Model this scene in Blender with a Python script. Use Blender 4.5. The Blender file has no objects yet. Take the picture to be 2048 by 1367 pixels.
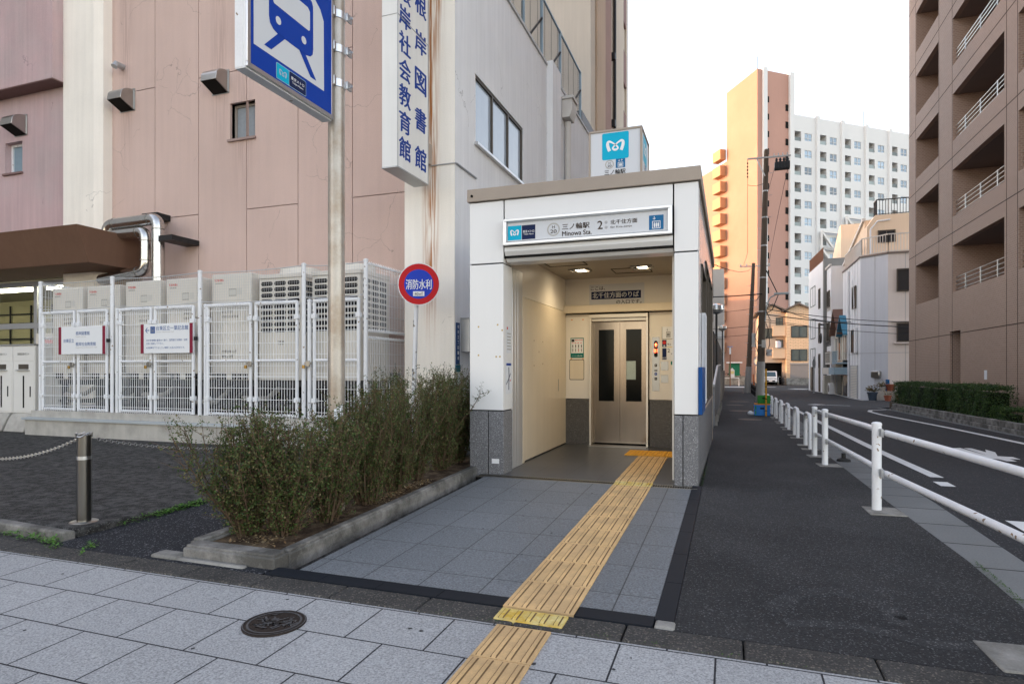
import bpy, math, random
from mathutils import Vector, Matrix
R = math.radians
random.seed(7)
SC = bpy.context.scene
COL = SC.collection
# ------------------------------------------------------------------ camera, world, sun, exposure
# world axes: x runs along the station entrance front (to the right), y runs down the side street, z up; origin = entrance's right front corner
cd = bpy.data.cameras.new('camera'); cam = bpy.data.objects.new('camera', cd); COL.objects.link(cam)
cam.location = (.336, -7.209, 1.3); cam.rotation_euler = (R(90), 0, R(19.52))
cd.sensor_width = 36; cd.lens = 36*1230/2048; cd.shift_y = (740-683.5)/2048
cd.clip_start = .05; cd.clip_end = 2000
SC.camera = cam
SUN_AZ, SUN_EL = R(-98), R(9)
w = bpy.data.worlds.new('World'); SC.world = w; w.use_nodes = True
wn = w.node_tree.nodes; bg = wn['Background']
sky = wn.new('ShaderNodeTexSky'); sky.sky_type = 'NISHITA'; sky.sun_disc = False
sky.sun_elevation = SUN_EL; sky.sun_rotation = SUN_AZ; sky.air_density = 1.0; sky.dust_density = 1.0; sky.ozone_density = 1.0
# the camera's shade white balance: a paler, slightly warmer sky
bw = wn.new('ShaderNodeRGBToBW'); mx_ = wn.new('ShaderNodeMix'); mx_.data_type = 'RGBA'; mx_.inputs[0].default_value = .42; wb = wn.new('ShaderNodeMix'); wb.data_type = 'RGBA'; wb.blend_type = 'MULTIPLY'; wb.inputs[0].default_value = 1; wb.inputs[7].default_value = (1.09, .97, .935, 1); wb.clamp_factor = False
w.node_tree.links.new(sky.outputs[0], bw.inputs[0]); w.node_tree.links.new(sky.outputs[0], mx_.inputs[6]); w.node_tree.links.new(bw.outputs[0], mx_.inputs[7]); w.node_tree.links.new(mx_.outputs[2], wb.inputs[6]); w.node_tree.links.new(wb.outputs[2], bg.inputs[0]); bg.inputs[1].default_value = .15
sl = bpy.data.lights.new('sun', 'SUN'); sl.energy = .5; sl.angle = R(.5); sl.color = (1, .50, .17)
so = bpy.data.objects.new('sun', sl); COL.objects.link(so); so.location = (-40, 10, 60)
sd = Vector((math.sin(SUN_AZ)*math.cos(SUN_EL), math.cos(SUN_AZ)*math.cos(SUN_EL), math.sin(SUN_EL)))
so.rotation_euler = sd.to_track_quat('Z', 'Y').to_euler()
SC.view_settings.view_transform = 'Standard'; SC.view_settings.look = 'None'
SC.view_settings.exposure = 2.68; SC.view_settings.gamma = 1; SC.view_settings.use_curve_mapping = False
SC.cycles.use_denoising = True; SC.cycles.max_bounces = 7; SC.cycles.transparent_max_bounces = 12

# ------------------------------------------------------------------ mesh helpers
class MB:
    def __init__(s): s.v = []; s.f = []; s.m = []; s.k = 0
    def add(s, vs, fs):
        n = len(s.v); s.v += [tuple(p) for p in vs]; s.f += [tuple(n+i for i in f) for f in fs]; s.m += [s.k]*len(fs); return s
    def box(s, x0, x1, y0, y1, z0, z1):
        return s.add([(x0,y0,z0),(x1,y0,z0),(x1,y1,z0),(x0,y1,z0),(x0,y0,z1),(x1,y0,z1),(x1,y1,z1),(x0,y1,z1)],
                     [(0,3,2,1),(4,5,6,7),(0,1,5,4),(1,2,6,5),(2,3,7,6),(3,0,4,7)])
    def obox(s, c, dx, dy, dz, m):
        n = len(s.v); s.box(-dx/2, dx/2, -dy/2, dy/2, -dz/2, dz/2); c = Vector(c)
        for i in range(n, len(s.v)): s.v[i] = tuple(c + m @ Vector(s.v[i]))
        return s
    def bar(s, a, b, wx, wy=None):                      # square bar between two points
        a, b = Vector(a), Vector(b); d = b-a
        return s.obox((a+b)/2, wx, wy or wx, d.length, d.to_track_quat('Z', 'Y').to_matrix())
    def poly(s, pts): return s.add(pts, [tuple(range(len(pts)))])
    def prism(s, pts, ax, a0, a1):
        def P(p, a): return {'x': (a,p[0],p[1]), 'y': (p[0],a,p[1]), 'z': (p[0],p[1],a)}[ax]
        n = len(pts); vs = [P(p,a0) for p in pts]+[P(p,a1) for p in pts]
        return s.add(vs, [tuple(range(n))[::-1], tuple(range(n,2*n))]+[(i,(i+1)%n,n+(i+1)%n,n+i) for i in range(n)])
    def tube(s, path, r, n=8, r1=None, cap=True):
        P = [Vector(p) for p in path]; m = len(P); vs = []; u = None
        for i, p in enumerate(P):
            t = (P[min(i+1,m-1)]-P[max(i-1,0)]).normalized()
            if u is None: u = t.orthogonal().normalized()
            u = (u - t*u.dot(t)); u = u.normalized() if u.length > 1e-6 else t.orthogonal().normalized()
            q = t.cross(u); rr = r if r1 is None else r+(r1-r)*i/(m-1)
            vs += [p+u*rr*math.cos(2*math.pi*k/n)+q*rr*math.sin(2*math.pi*k/n) for k in range(n)]
        fs = [(i*n+k, i*n+(k+1)%n, (i+1)*n+(k+1)%n, (i+1)*n+k) for i in range(m-1) for k in range(n)]
        if cap: fs += [tuple(range(n))[::-1], tuple(range((m-1)*n, m*n))]
        return s.add(vs, fs)
    def lathe(s, c, prof, n=16):                        # profile of (radius, z) about a vertical axis
        m = len(prof); vs = [(c[0]+r*math.cos(2*math.pi*k/n), c[1]+r*math.sin(2*math.pi*k/n), c[2]+z) for r, z in prof for k in range(n)]
        fs = [(i*n+k, i*n+(k+1)%n, (i+1)*n+(k+1)%n, (i+1)*n+k) for i in range(m-1) for k in range(n)]
        return s.add(vs, fs+[tuple(range(n))[::-1], tuple(range((m-1)*n, m*n))])
    def wall(s, o, ux, uy, W, H, holes=(), depth=.2, xs=(), back=None):   # a wall face with openings and their reveals
        o, ux, uy = Vector(o), Vector(ux), Vector(uy); n = ux.cross(uy)
        X = sorted({0, W, *xs, *[h[0] for h in holes], *[h[1] for h in holes]}); Y = sorted({0, H, *[h[2] for h in holes], *[h[3] for h in holes]})
        P = lambda a, b, d=0: o+ux*a+uy*b-n*d
        for i in range(len(X)-1):
            for j in range(len(Y)-1):
                mx, my = (X[i]+X[i+1])/2, (Y[j]+Y[j+1])/2
                if any(h[0] < mx < h[1] and h[2] < my < h[3] for h in holes): continue
                s.poly([P(X[i],Y[j]), P(X[i+1],Y[j]), P(X[i+1],Y[j+1]), P(X[i],Y[j+1])])
        k = s.k
        for h in holes:
            d = h[4] if len(h) > 4 else depth; a, b, c, e = h[:4]
            s.poly([P(a,c),P(b,c),P(b,c,d),P(a,c,d)]); s.poly([P(a,e),P(a,e,d),P(b,e,d),P(b,e)])
            s.poly([P(a,c),P(a,c,d),P(a,e,d),P(a,e)]); s.poly([P(b,c),P(b,e),P(b,e,d),P(b,c,d)])
            if back is not None:
                s.k = back; s.poly([P(a,c,d),P(b,c,d),P(b,e,d),P(a,e,d)]); s.k = k
        return s
    def build(s, name, mats, parent=None, bevel=0, smooth=True):
        me = bpy.data.meshes.new(name); L = Vector((0,0,0)); p = parent
        while p is not None: L = L+p.location; p = p.parent
        me.from_pydata([(x-L.x, y-L.y, z-L.z) for x, y, z in s.v], [], s.f)
        for m in (mats if isinstance(mats, (list, tuple)) else [mats]): me.materials.append(m)
        if len(set(s.m)) > 1: me.polygons.foreach_set('material_index', s.m)
        if smooth and len(s.f) < 60000:
            me.shade_smooth(); me.set_sharp_from_angle(angle=R(32))
        me.update()
        o = bpy.data.objects.new(name, me); COL.objects.link(o)
        if parent is not None: o.parent = parent
        if bevel:
            b = o.modifiers.new('bevel', 'BEVEL'); b.width = bevel; b.segments = 2; b.limit_method = 'ANGLE'; b.angle_limit = R(40)
        return o

def tag(o, label=None, cat=None, group=None, kind=None):
    if label: o['label'] = label
    if cat: o['category'] = cat
    if group: o['group'] = group
    if kind: o['kind'] = kind
    return o
def thing(name, label, cat, loc=(0,0,0), group=None):
    o = bpy.data.objects.new(name, None); o.empty_display_size = .2; COL.objects.link(o); o.location = loc
    return tag(o, label, cat, group)
def struct(o): o['kind'] = 'structure'; return o
def dup(root, loc, label=None, rotz=None):
    r = root.copy(); COL.objects.link(r); r.location = loc
    if rotz is not None: r.rotation_euler = (0,0,rotz)
    if label: r['label'] = label
    for ch in list(root.children):
        c = ch.copy(); COL.objects.link(c); c.parent = r
        for g_ in ch.children:
            e = g_.copy(); COL.objects.link(e); e.parent = c
    return r

_txt = {}
def tmesh(body, bold=0):
    if (body, bold) not in _txt:
        c = bpy.data.curves.new('t', 'FONT'); c.body = body; c.resolution_u = 3; c.offset = bold
        o = bpy.data.objects.new('t', c); COL.objects.link(o)
        dg = bpy.context.evaluated_depsgraph_get(); dg.update()
        me = bpy.data.meshes.new_from_object(o.evaluated_get(dg))
        _txt[(body, bold)] = ([(v.co.x, v.co.y) for v in me.vertices], [tuple(p.vertices) for p in me.polygons])
        bpy.data.objects.remove(o); bpy.data.meshes.remove(me); bpy.data.curves.remove(c)
    return _txt[(body, bold)]
class Sheet(MB):                                        # flat artwork on a plane: a, b across and up, each layer 1.5 mm proud of the last
    def __init__(s, o, ux, uy, step=.0015):
        super().__init__(); s.o, s.ux, s.uy = Vector(o), Vector(ux).normalized(), Vector(uy).normalized(); s.n = s.ux.cross(s.uy); s.step = step
    def P(s, a, b, l): return s.o+s.ux*a+s.uy*b+s.n*(l*s.step)
    def pg(s, pts, k, l=1): s.k = k; return s.poly([s.P(a,b,l) for a, b in pts])
    def rect(s, x0, y0, x1, y1, k, l=1): return s.pg([(x0,y0),(x1,y0),(x1,y1),(x0,y1)], k, l)
    def rrect(s, x0, y0, x1, y1, r, k, l=1):
        pts = []
        for cx, cy, a0 in ((x1-r,y0+r,-90),(x1-r,y1-r,0),(x0+r,y1-r,90),(x0+r,y0+r,180)):
            pts += [(cx+r*math.cos(R(a0+a)), cy+r*math.sin(R(a0+a))) for a in (0,30,60,90)]
        return s.pg(pts, k, l)
    def disc(s, cx, cy, r, k, l=1, n=28): return s.pg([(cx+r*math.cos(2*math.pi*i/n), cy+r*math.sin(2*math.pi*i/n)) for i in range(n)], k, l)
    def stroke(s, path, w, k, l=1):
        s.k = k; W = w if isinstance(w, (list, tuple)) else [w]*len(path); n = len(path); vs = []
        for i, p in enumerate(path):
            a, b = path[max(i-1,0)], path[min(i+1,n-1)]; dx, dy = b[0]-a[0], b[1]-a[1]; L = math.hypot(dx,dy) or 1
            nx, ny = -dy/L*W[i]/2, dx/L*W[i]/2
            vs += [s.P(p[0]+nx,p[1]+ny,l), s.P(p[0]-nx,p[1]-ny,l)]
        return s.add(vs, [(2*i,2*i+1,2*i+3,2*i+2) for i in range(n-1)])
    def ring(s, cx, cy, r, w, k, l=1, n=32): return s.stroke([(cx+r*math.cos(2*math.pi*i/n), cy+r*math.sin(2*math.pi*i/n)) for i in range(n+1)], w, k, l)
    def text(s, body, x0, y0, x1, y1, k, l=2, bold=.012):    # lettering fitted to a box
        v, f = tmesh(body); ax, bx = min(p[0] for p in v), max(p[0] for p in v); ay, by = min(p[1] for p in v), max(p[1] for p in v)
        s.k = k; e = bold*(y1-y0)*1.3; n = 1 if bold < .005 else 3; sx, sy = (x1-x0-e)/(bx-ax or 1), (y1-y0-e*.5)/(by-ay or 1)
        for i in range(n): d = e*i/max(1,n-1); s.add([s.P(x0+d+(p[0]-ax)*sx, y0+d*.5+(p[1]-ay)*sy, l+.08*i) for p in v], f)
        return s
    def heart(s, x0, y0, x1, y1, k, l=2):                    # the looped M of the metro badge
        pts = [(.27,.30,.12),(.21,.47,.12),(.19,.60,.115),(.215,.675,.10),(.28,.69,.085),(.38,.635,.065),(.5,.54,.055),(.585,.45,.06),(.60,.395,.07),
               (.56,.35,.08),(.5,.338,.085),(.44,.35,.08),(.40,.395,.07),(.415,.45,.06),(.5,.54,.055),(.62,.635,.065),(.72,.69,.085),(.785,.675,.10),(.81,.60,.115),(.79,.47,.12),(.73,.30,.12)]
        path, W = [], []
        for i in range(len(pts)-1):
            p = [pts[max(i-1,0)], pts[i], pts[i+1], pts[min(i+2,len(pts)-1)]]
            for t in (0,.25,.5,.75):
                path.append(tuple(.5*(2*p[1][j]+(p[2][j]-p[0][j])*t+(2*p[0][j]-5*p[1][j]+4*p[2][j]-p[3][j])*t*t+(3*p[1][j]-p[0][j]-3*p[2][j]+p[3][j])*t**3) for j in (0,1)))
                W.append(pts[i][2]+(pts[i+1][2]-pts[i][2])*t)
        path.append(pts[-1][:2]); W.append(pts[-1][2])
        return s.stroke([(x0+(x1-x0)*a, y0+(y1-y0)*b) for a, b in path], [w*(x1-x0) for w in W], k, l)
    def lift(s, x0, y0, x1, y1, kb, kw, l=2, up=False):      # lift pictogram: square, arrow(s), cabin with three figures
        w, h = x1-x0, y1-y0
        s.rrect(x0, y0, x1, y1, w*.04, kb, l)
        X = lambda a: x0+w*a
        Y = lambda b: y0+h*b
        def arrow(a, d):
            s.stroke([(X(a),Y(.92)),(X(a),Y(.70))], w*.035, kw, l+1)
            b, c = (.70,.79) if d < 0 else (.92,.83)
            s.stroke([(X(a-.09),Y(c)),(X(a),Y(b)),(X(a+.09),Y(c))], w*.035, kw, l+1)
        if up: arrow(.36,-1); arrow(.64,1)
        else: arrow(.36,-1)
        for a0, b0, a1, b1 in ((.22,.08,.26,.60),(.74,.08,.78,.60),(.26,.08,.74,.12),(.26,.56,.74,.60)): s.rect(X(a0),Y(b0),X(a1),Y(b1),kw,l+1)
        for a in (.37,.5,.63):
            s.disc(X(a),Y(.48),w*.036,kw,l+1,10); s.pg([(X(a-.05),Y(.43)),(X(a-.045),Y(.27)),(X(a-.03),Y(.16)),(X(a+.03),Y(.16)),(X(a+.045),Y(.27)),(X(a+.05),Y(.43))],kw,l+1)

# ------------------------------------------------------------------ materials
def M(name, col, rough=.6, metal=0, var=.08, vs=1.2, grain=0, gs=180, streak=0, bump=0, bs=60, spec=.22, tint=None, ts=.6, speck=0, speckcol=(.5,.5,.5), sps=140, cracks=0):
    m = bpy.data.materials.new(name); m.use_nodes = True; nt = m.node_tree; N = nt.nodes; Lk = nt.links.new; b = N['Principled BSDF']
    b.inputs['Roughness'].default_value = rough; b.inputs['Metallic'].default_value = metal; b.inputs['Specular IOR Level'].default_value = spec
    geo = N.new('ShaderNodeNewGeometry'); pos = geo.outputs['Position']
    def noise(scale, det=4, vec=None, rg=.55):
        n = N.new('ShaderNodeTexNoise'); n.inputs['Scale'].default_value = scale; n.inputs['Detail'].default_value = det; n.inputs['Roughness'].default_value = rg
        Lk(vec or pos, n.inputs['Vector']); return n.outputs['Fac']
    def mth(op, a, c=None, d=None):
        n = N.new('ShaderNodeMath'); n.operation = op
        for i, q in enumerate((a, c, d)):
            if q is None: continue
            if isinstance(q, (int, float)): n.inputs[i].default_value = q
            else: Lk(q, n.inputs[i])
        return n.outputs[0]
    def scaled(v):
        n = N.new('ShaderNodeVectorMath'); n.operation = 'MULTIPLY'; n.inputs[1].default_value = v; Lk(pos, n.inputs[0]); return n.outputs[0]
    val = None
    def acc(x):
        nonlocal val
        val = x if val is None else mth('ADD', val, x)
    if var: acc(mth('MULTIPLY_ADD', noise(vs, 5), 2.6*var, 1-1.3*var))
    if grain: acc(mth('MULTIPLY_ADD', noise(gs, 2, None, .7), 2.6*grain, -1.3*grain) if val is not None else mth('MULTIPLY_ADD', noise(gs,2), 2.6*grain, 1-1.3*grain))
    if streak: acc(mth('MULTIPLY_ADD', noise(1, 4, scaled((9,9,.45))), 2.6*streak, -1.3*streak))
    rgb = N.new('ShaderNodeRGB'); rgb.outputs[0].default_value = (*col, 1); c = rgb.outputs[0]
    def mixc(f, a, d):
        n = N.new('ShaderNodeMix'); n.data_type = 'RGBA'; Lk(f, n.inputs[0]); Lk(a, n.inputs[6])
        if isinstance(d, tuple): n.inputs[7].default_value = (*d, 1)
        else: Lk(d, n.inputs[7])
        return n.outputs[2]
    def ramp(f, a, d):
        n = N.new('ShaderNodeMapRange'); n.inputs[1].default_value = a; n.inputs[2].default_value = d; Lk(f, n.inputs[0]); return n.outputs[0]
    if tint: c = mixc(ramp(noise(ts, 6, None, .65), .42, .62), c, tint)
    if speck:
        vo = N.new('ShaderNodeTexVoronoi'); vo.inputs['Scale'].default_value = sps; Lk(pos, vo.inputs['Vector'])
        sp = N.new('ShaderNodeSeparateColor'); Lk(vo.outputs['Color'], sp.inputs[0])
        c = mixc(ramp(sp.outputs[0], 1-speck, 1-speck*.55), c, speckcol)
    if val is not None:
        n = N.new('ShaderNodeVectorMath'); n.operation = 'SCALE'; Lk(c, n.inputs[0]); Lk(val, n.inputs['Scale']); c = n.outputs[0]
    if cracks:
        wv = N.new('ShaderNodeVectorMath'); wv.operation = 'ADD'; Lk(pos, wv.inputs[0])
        nz = N.new('ShaderNodeTexNoise'); nz.inputs['Scale'].default_value = 2.2; nz.inputs['Detail'].default_value = 6; Lk(pos, nz.inputs['Vector'])
        sv = N.new('ShaderNodeVectorMath'); sv.operation = 'SCALE'; sv.inputs['Scale'].default_value = .55; Lk(nz.outputs['Color'], sv.inputs[0]); Lk(sv.outputs[0], wv.inputs[1])
        vo = N.new('ShaderNodeTexVoronoi'); vo.feature = 'DISTANCE_TO_EDGE'; vo.inputs['Scale'].default_value = cracks; Lk(wv.outputs[0], vo.inputs['Vector'])
        line = mth('LESS_THAN', vo.outputs['Distance'], .0045*cracks); msk = mth('GREATER_THAN', noise(.8, 2), .56)
        c = mixc(mth('MULTIPLY', mth('MULTIPLY', line, msk), .55), c, tuple(x*.45 for x in col))
    Lk(c, b.inputs['Base Color'])
    if bump:
        bp = N.new('ShaderNodeBump'); bp.inputs['Strength'].default_value = min(1, bump); bp.inputs['Distance'].default_value = .01; Lk(noise(bs, 4, None, .65), bp.inputs['Height']); Lk(bp.outputs[0], b.inputs['Normal'])
    return m
def flat(name, col, rough=.5, spec=.15, metal=0, emit=0):
    m = bpy.data.materials.new(name); m.use_nodes = True; b = m.node_tree.nodes['Principled BSDF']
    b.inputs['Base Color'].default_value = (*col, 1); b.inputs['Roughness'].default_value = rough; b.inputs['Specular IOR Level'].default_value = spec; b.inputs['Metallic'].default_value = metal
    if emit: b.inputs['Emission Color'].default_value = (*col, 1); b.inputs['Emission Strength'].default_value = emit
    return m
def bricks(name, c1, c2, mortar, bw, bh, ms=.006, rough=.6, grain=.1, gs=150, plane='xy', off=(0,0), bump=.4, offset=.5, var=.12, spec=.2, vs=.7):
    m = M(name, (1,1,1), rough, 0, var, vs, grain, gs, spec=spec); nt = m.node_tree; N = nt.nodes; Lk = nt.links.new; b = N['Principled BSDF']
    pos = [n for n in N if n.type == 'NEW_GEOMETRY'][0].outputs['Position']
    sx = N.new('ShaderNodeSeparateXYZ'); Lk(pos, sx.inputs[0]); cb = N.new('ShaderNodeCombineXYZ')
    def add(a, d):
        n = N.new('ShaderNodeMath'); n.operation = 'ADD'; Lk(a, n.inputs[0])
        if isinstance(d, (int, float)): n.inputs[1].default_value = d
        else: Lk(d, n.inputs[1])
        return n.outputs[0]
    if plane == 'xy': u, v = add(sx.outputs[0], -off[0]), add(sx.outputs[1], -off[1])
    else: u, v = add(add(sx.outputs[0], sx.outputs[1]), -off[0]), add(sx.outputs[2], -off[1])
    Lk(u, cb.inputs[0]); Lk(v, cb.inputs[1])
    bt = N.new('ShaderNodeTexBrick'); Lk(cb.outputs[0], bt.inputs['Vector']); bt.offset = offset; bt.squash = 1
    bt.inputs['Scale'].default_value = 1; bt.inputs['Brick Width'].default_value = bw; bt.inputs['Row Height'].default_value = bh; bt.inputs['Mortar Size'].default_value = ms
    bt.inputs['Color1'].default_value = (*c1,1); bt.inputs['Color2'].default_value = (*c2,1); bt.inputs['Mortar'].default_value = (*mortar,1); bt.inputs['Mortar Smooth'].default_value = .05
    sc = [n for n in N if n.type == 'VECT_MATH' and n.operation == 'SCALE'][0]; Lk(bt.outputs['Color'], sc.inputs[0])
    if bump:
        bp = N.new('ShaderNodeBump'); bp.inputs['Strength'].default_value = bump; bp.inputs['Distance'].default_value = .004; bp.invert = True; Lk(bt.outputs['Fac'], bp.inputs['Height']); Lk(bp.outputs[0], b.inputs['Normal'])
    return m
def leafmat(name, cols, rough=.55):
    m = bpy.data.materials.new(name); m.use_nodes = True; N = m.node_tree.nodes; Lk = m.node_tree.links.new; b = N['Principled BSDF']
    g = N.new('ShaderNodeNewGeometry'); r = N.new('ShaderNodeValToRGB'); r.color_ramp.interpolation = 'LINEAR'
    el = r.color_ramp.elements; el[0].color = (*cols[0],1); el[1].color = (*cols[-1],1)
    for i, c in enumerate(cols[1:-1]): e = el.new((i+1)/(len(cols)-1)); e.color = (*c,1)
    Lk(g.outputs['Random Per Island'], r.inputs[0]); Lk(r.outputs[0], b.inputs['Base Color']); b.inputs['Roughness'].default_value = rough; b.inputs['Specular IOR Level'].default_value = .3
    return m
def vary(m, amt):                                        # each copy of a far window or balcony front a little different
    N = m.node_tree.nodes; Lk = m.node_tree.links.new; b = N['Principled BSDF']; src = b.inputs['Base Color'].links[0].from_socket
    oi = N.new('ShaderNodeObjectInfo'); mr = N.new('ShaderNodeMapRange'); mr.inputs[3].default_value = 1-amt; mr.inputs[4].default_value = 1+amt; Lk(oi.outputs['Random'], mr.inputs[0])
    sc = N.new('ShaderNodeVectorMath'); sc.operation = 'SCALE'; Lk(src, sc.inputs[0]); Lk(mr.outputs[0], sc.inputs['Scale']); Lk(sc.outputs[0], b.inputs['Base Color']); return m
def glassy(name, col=(.02,.025,.03), rough=.06):
    return M(name, col, rough, 0, .15, 3, spec=.8)

asphalt = M('asphalt', (.027,.028,.030), .82, 0, .3, .9, .8, 70, bump=.5, bs=190, speck=.10, speckcol=(.105,.105,.108), sps=140, tint=(.042,.0425,.044), ts=.5)
asphalt_new = M('asphalt_fresh', (.020,.022,.027), .8, 0, .15, .9, .4, 130, bump=.6, bs=150, speck=.10, speckcol=(.15,.15,.16), sps=110)
asphalt_old = M('asphalt_worn', (.024,.0235,.023), .85, 0, .35, 1.6, .4, 120, bump=.5, bs=150, tint=(.085,.083,.08), ts=11, speck=.07, speckcol=(.13,.125,.12), sps=140)
road_m = M('road_asphalt', (.028,.029,.032), .8, 0, .22, .35, .3, 150, bump=.3, bs=190, speck=.06, speckcol=(.12,.12,.12), sps=110)
concrete = M('concrete', (.30,.29,.27), .85, 0, .25, 2.2, .18, 90, bump=.4, bs=40, tint=(.17,.165,.15), ts=3)
concrete_lt = M('concrete_light', (.46,.44,.40), .85, 0, .18, 1.8, .12, 90, streak=.12, bump=.3, bs=40, tint=(.36,.34,.31), ts=2)
kerb_m = M('kerb_concrete', (.060,.058,.056), .9, 0, .4, 2.5, .6, 90, bump=.8, bs=90, speck=.14, speckcol=(.15,.135,.115), sps=120)
planter_m = M('planter_concrete', (.10,.096,.088), .9, 0, .35, 3, .25, 80, bump=.7, bs=50, tint=(.26,.25,.235), ts=2.8)
gutter_m = bricks('gutter_concrete', (.15,.155,.155), (.19,.195,.195), (.05,.05,.05), 10, .58, .01, .85, .2, 90, off=(-5,.2), var=.25)
pave_m = bricks('paving_blocks', (.335,.34,.345), (.365,.37,.375), (.03,.03,.035), .4665, .3875, .005, .75, .75, 95, off=(-1.13,-4.04-.3875*20), bump=.5, var=.08)
apron_m = bricks('granite_paving', (.158,.172,.186), (.176,.190,.205), (.06,.064,.07), .4205, .53, .0045, .5, .75, 75, off=(-1.15,-2.865), bump=.2, offset=0, var=.12)
granite_m = M('granite', (.155,.155,.162), .5, 0, .08, 1, .75, 110, speck=.18, speckcol=(.36,.36,.37), sps=170)
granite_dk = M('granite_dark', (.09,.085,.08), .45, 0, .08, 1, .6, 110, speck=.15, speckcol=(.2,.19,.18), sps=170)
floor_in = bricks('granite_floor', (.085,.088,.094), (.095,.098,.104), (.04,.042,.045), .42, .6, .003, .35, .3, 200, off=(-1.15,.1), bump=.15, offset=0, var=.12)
slate = M('dark_edge_tile', (.014,.017,.023), .6, 0, .2, 3, .15, spec=.15)
tactile_m = M('tactile_tile', (.72,.475,.225), .75, 0, .2, 2.5, .18, 120, bump=.3, bs=120, tint=(.56,.375,.19), ts=4)
tactile_dirt_shade = M('tactile_dirt_shade', (.16,.10,.05), .9, 0, .3, 9)  # dirt lines and the bars' small shadows, both painted on the bar slopes
tactile_br = M('tactile_tile_bright', (.72,.36,.05), .6, 0, .1, 4, .1, 120)
tactile_pale = M('tactile_tile_painted', (.70,.58,.25), .7, 0, .2, 14, .15, 100, tint=(.62,.40,.06), ts=9)
white_panel = M('white_panel', (.76,.76,.755), .30, 0, .03, .8, streak=.012, spec=.4)
white_warm = M('cream_panel', (.72,.63,.49), .35, 0, .07, 1.2, streak=.05)
ivory_wall = M('ivory_panel', (.76,.71,.63), .35, 0, .04, 1.2)
brown_trim = M('taupe_trim', (.36,.305,.255), .5, 0, .08, 2, .04, 80)
joint_m = flat('joint_black', (.012,.011,.010), .8)
steel = M('stainless', (.42,.41,.39), .28, 1, .1, 2, streak=.06)
steel_dk = M('stainless_dark', (.33,.32,.30), .32, 1, .12, 2)
steel_door = M('elevator_steel', (.25,.205,.165), .2, 1, .25, 1.0, streak=.16)
alum = M('aluminium', (.60,.61,.62), .35, 1, .05, 3)
frame_dk = M('stand_steel', (.06,.062,.066), .5, .5, .2, 3)  # shade under the outdoor units put into this dark steel colour
galv = M('galvanised', (.42,.43,.44), .45, .6, .15, 3)
duct_m = M('duct_foil', (.55,.55,.54), .20, 1, .12, 6, bump=.35, bs=14)
dark_metal = M('dark_metal', (.03,.03,.032), .45, .3, .1, 4)
white_paint = M('white_paint', (.76,.77,.79), .4, 0, .07, 5, .05, 60, speck=.012, speckcol=(.25,.18,.12), sps=45, spec=.35)
white_wire = M('white_wire', (.84,.85,.86), .4, 0, .03, 3)
pole_m = M('sign_pole_metal', (.42,.39,.35), .38, .45, .14, 2, .1, 60, streak=.22, tint=(.30,.245,.19), ts=1.6)
pink_m = M('pink_render', (.62,.465,.41), .85, 0, .10, .5, .16, 60, streak=.05, bump=.9, bs=75, cracks=.75)
mauve_m = M('mauve_render', (.54,.39,.395), .85, 0, .12, .8, .14, 60, streak=.13, bump=.9, bs=75, tint=(.50,.39,.39), ts=.7, cracks=.6)
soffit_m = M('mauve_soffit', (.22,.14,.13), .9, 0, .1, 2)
cream_m = M('cream_render', (.87,.82,.74), .8, 0, .07, 1, .05, 60, streak=.07, bump=.35, bs=50, cracks=.5)
side_m = M('white_render', (.76,.77,.79), .8, 0, .07, .9, .06, 60, streak=.09, bump=.5, bs=60, tint=(.78,.79,.80), ts=.8, cracks=.4)
canopy_m = M('brown_render', (.165,.092,.06), .85, 0, .12, 1.5, .18, 70, streak=.08, bump=.9, bs=80)
groove_m = flat('panel_groove', (.10,.06,.05), .9)
frost = M('frosted_glass', (.27,.30,.33), .25, 0, .12, 14, .15, 160, spec=.6)
pane_sky = M('curtained_pane', (.38,.45,.53), .12, 0, .06, 2, streak=.06, spec=.7)
brown_frame = M('bronze_frame', (.10,.085,.07), .45, .3, .08, 3)
glass_dk = glassy('dark_glass')
glass_in = M('elevator_glass', (.004,.005,.005), .10, 0, .1, 3, spec=.12)
beige_unit = M('ac_beige', (.70,.665,.60), .45, 0, .04, 1.5, streak=.03)
soil_m = M('soil', (.055,.035,.022), .95, 0, .4, 9, .5, 70, bump=1, bs=40, tint=(.14,.10,.06), ts=8)
ink_black = flat('ink_black', (.02,.018,.016)); ink_brown = flat('ink_brown', (.045,.028,.018)); ink_grey = flat('ink_grey', (.42,.40,.37))
ink_red = flat('ink_red', (.62,.04,.03)); ink_blue = flat('ink_blue', (.006,.045,.27)); ink_white = flat('ink_white', (.82,.82,.82)); ink_navy = flat('ink_navy', (.008,.018,.07))
metro_cyan = flat('metro_cyan', (.0,.40,.60), .4); lift_blue = flat('lift_blue', (.012,.13,.30), .35); sign_blue = flat('sign_blue', (.004,.045,.33), .4); sign_lt = flat('sign_face', (.62,.64,.67), .3)
sign_white = flat('sign_white', (.78,.79,.80), .3); maroon = flat('maroon', (.23,.02,.045), .4); ink_green = flat('ink_green', (.0,.16,.13)); ink_yellow = flat('ink_yellow', (.75,.55,.03)); ink_orange = flat('ink_orange', (.7,.25,.03))
ink_kanji = flat('ink_signblue', (.02,.09,.30)); paper = flat('paper', (.72,.74,.77), .6)
bark = M('twig_bark', (.10,.066,.042), .9, 0, .3, 20)
leaf_hedge = leafmat('hedge_leaf', [(.018,.040,.008),(.036,.074,.015),(.06,.105,.022),(.10,.11,.034),(.17,.12,.055)])
leaf_box = leafmat('clipped_leaf', [(.012,.030,.008),(.022,.055,.014),(.04,.085,.02),(.09,.13,.03)])
leaf_weed = leafmat('weed_leaf', [(.04,.12,.02),(.08,.20,.03),(.12,.24,.05)])

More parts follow.
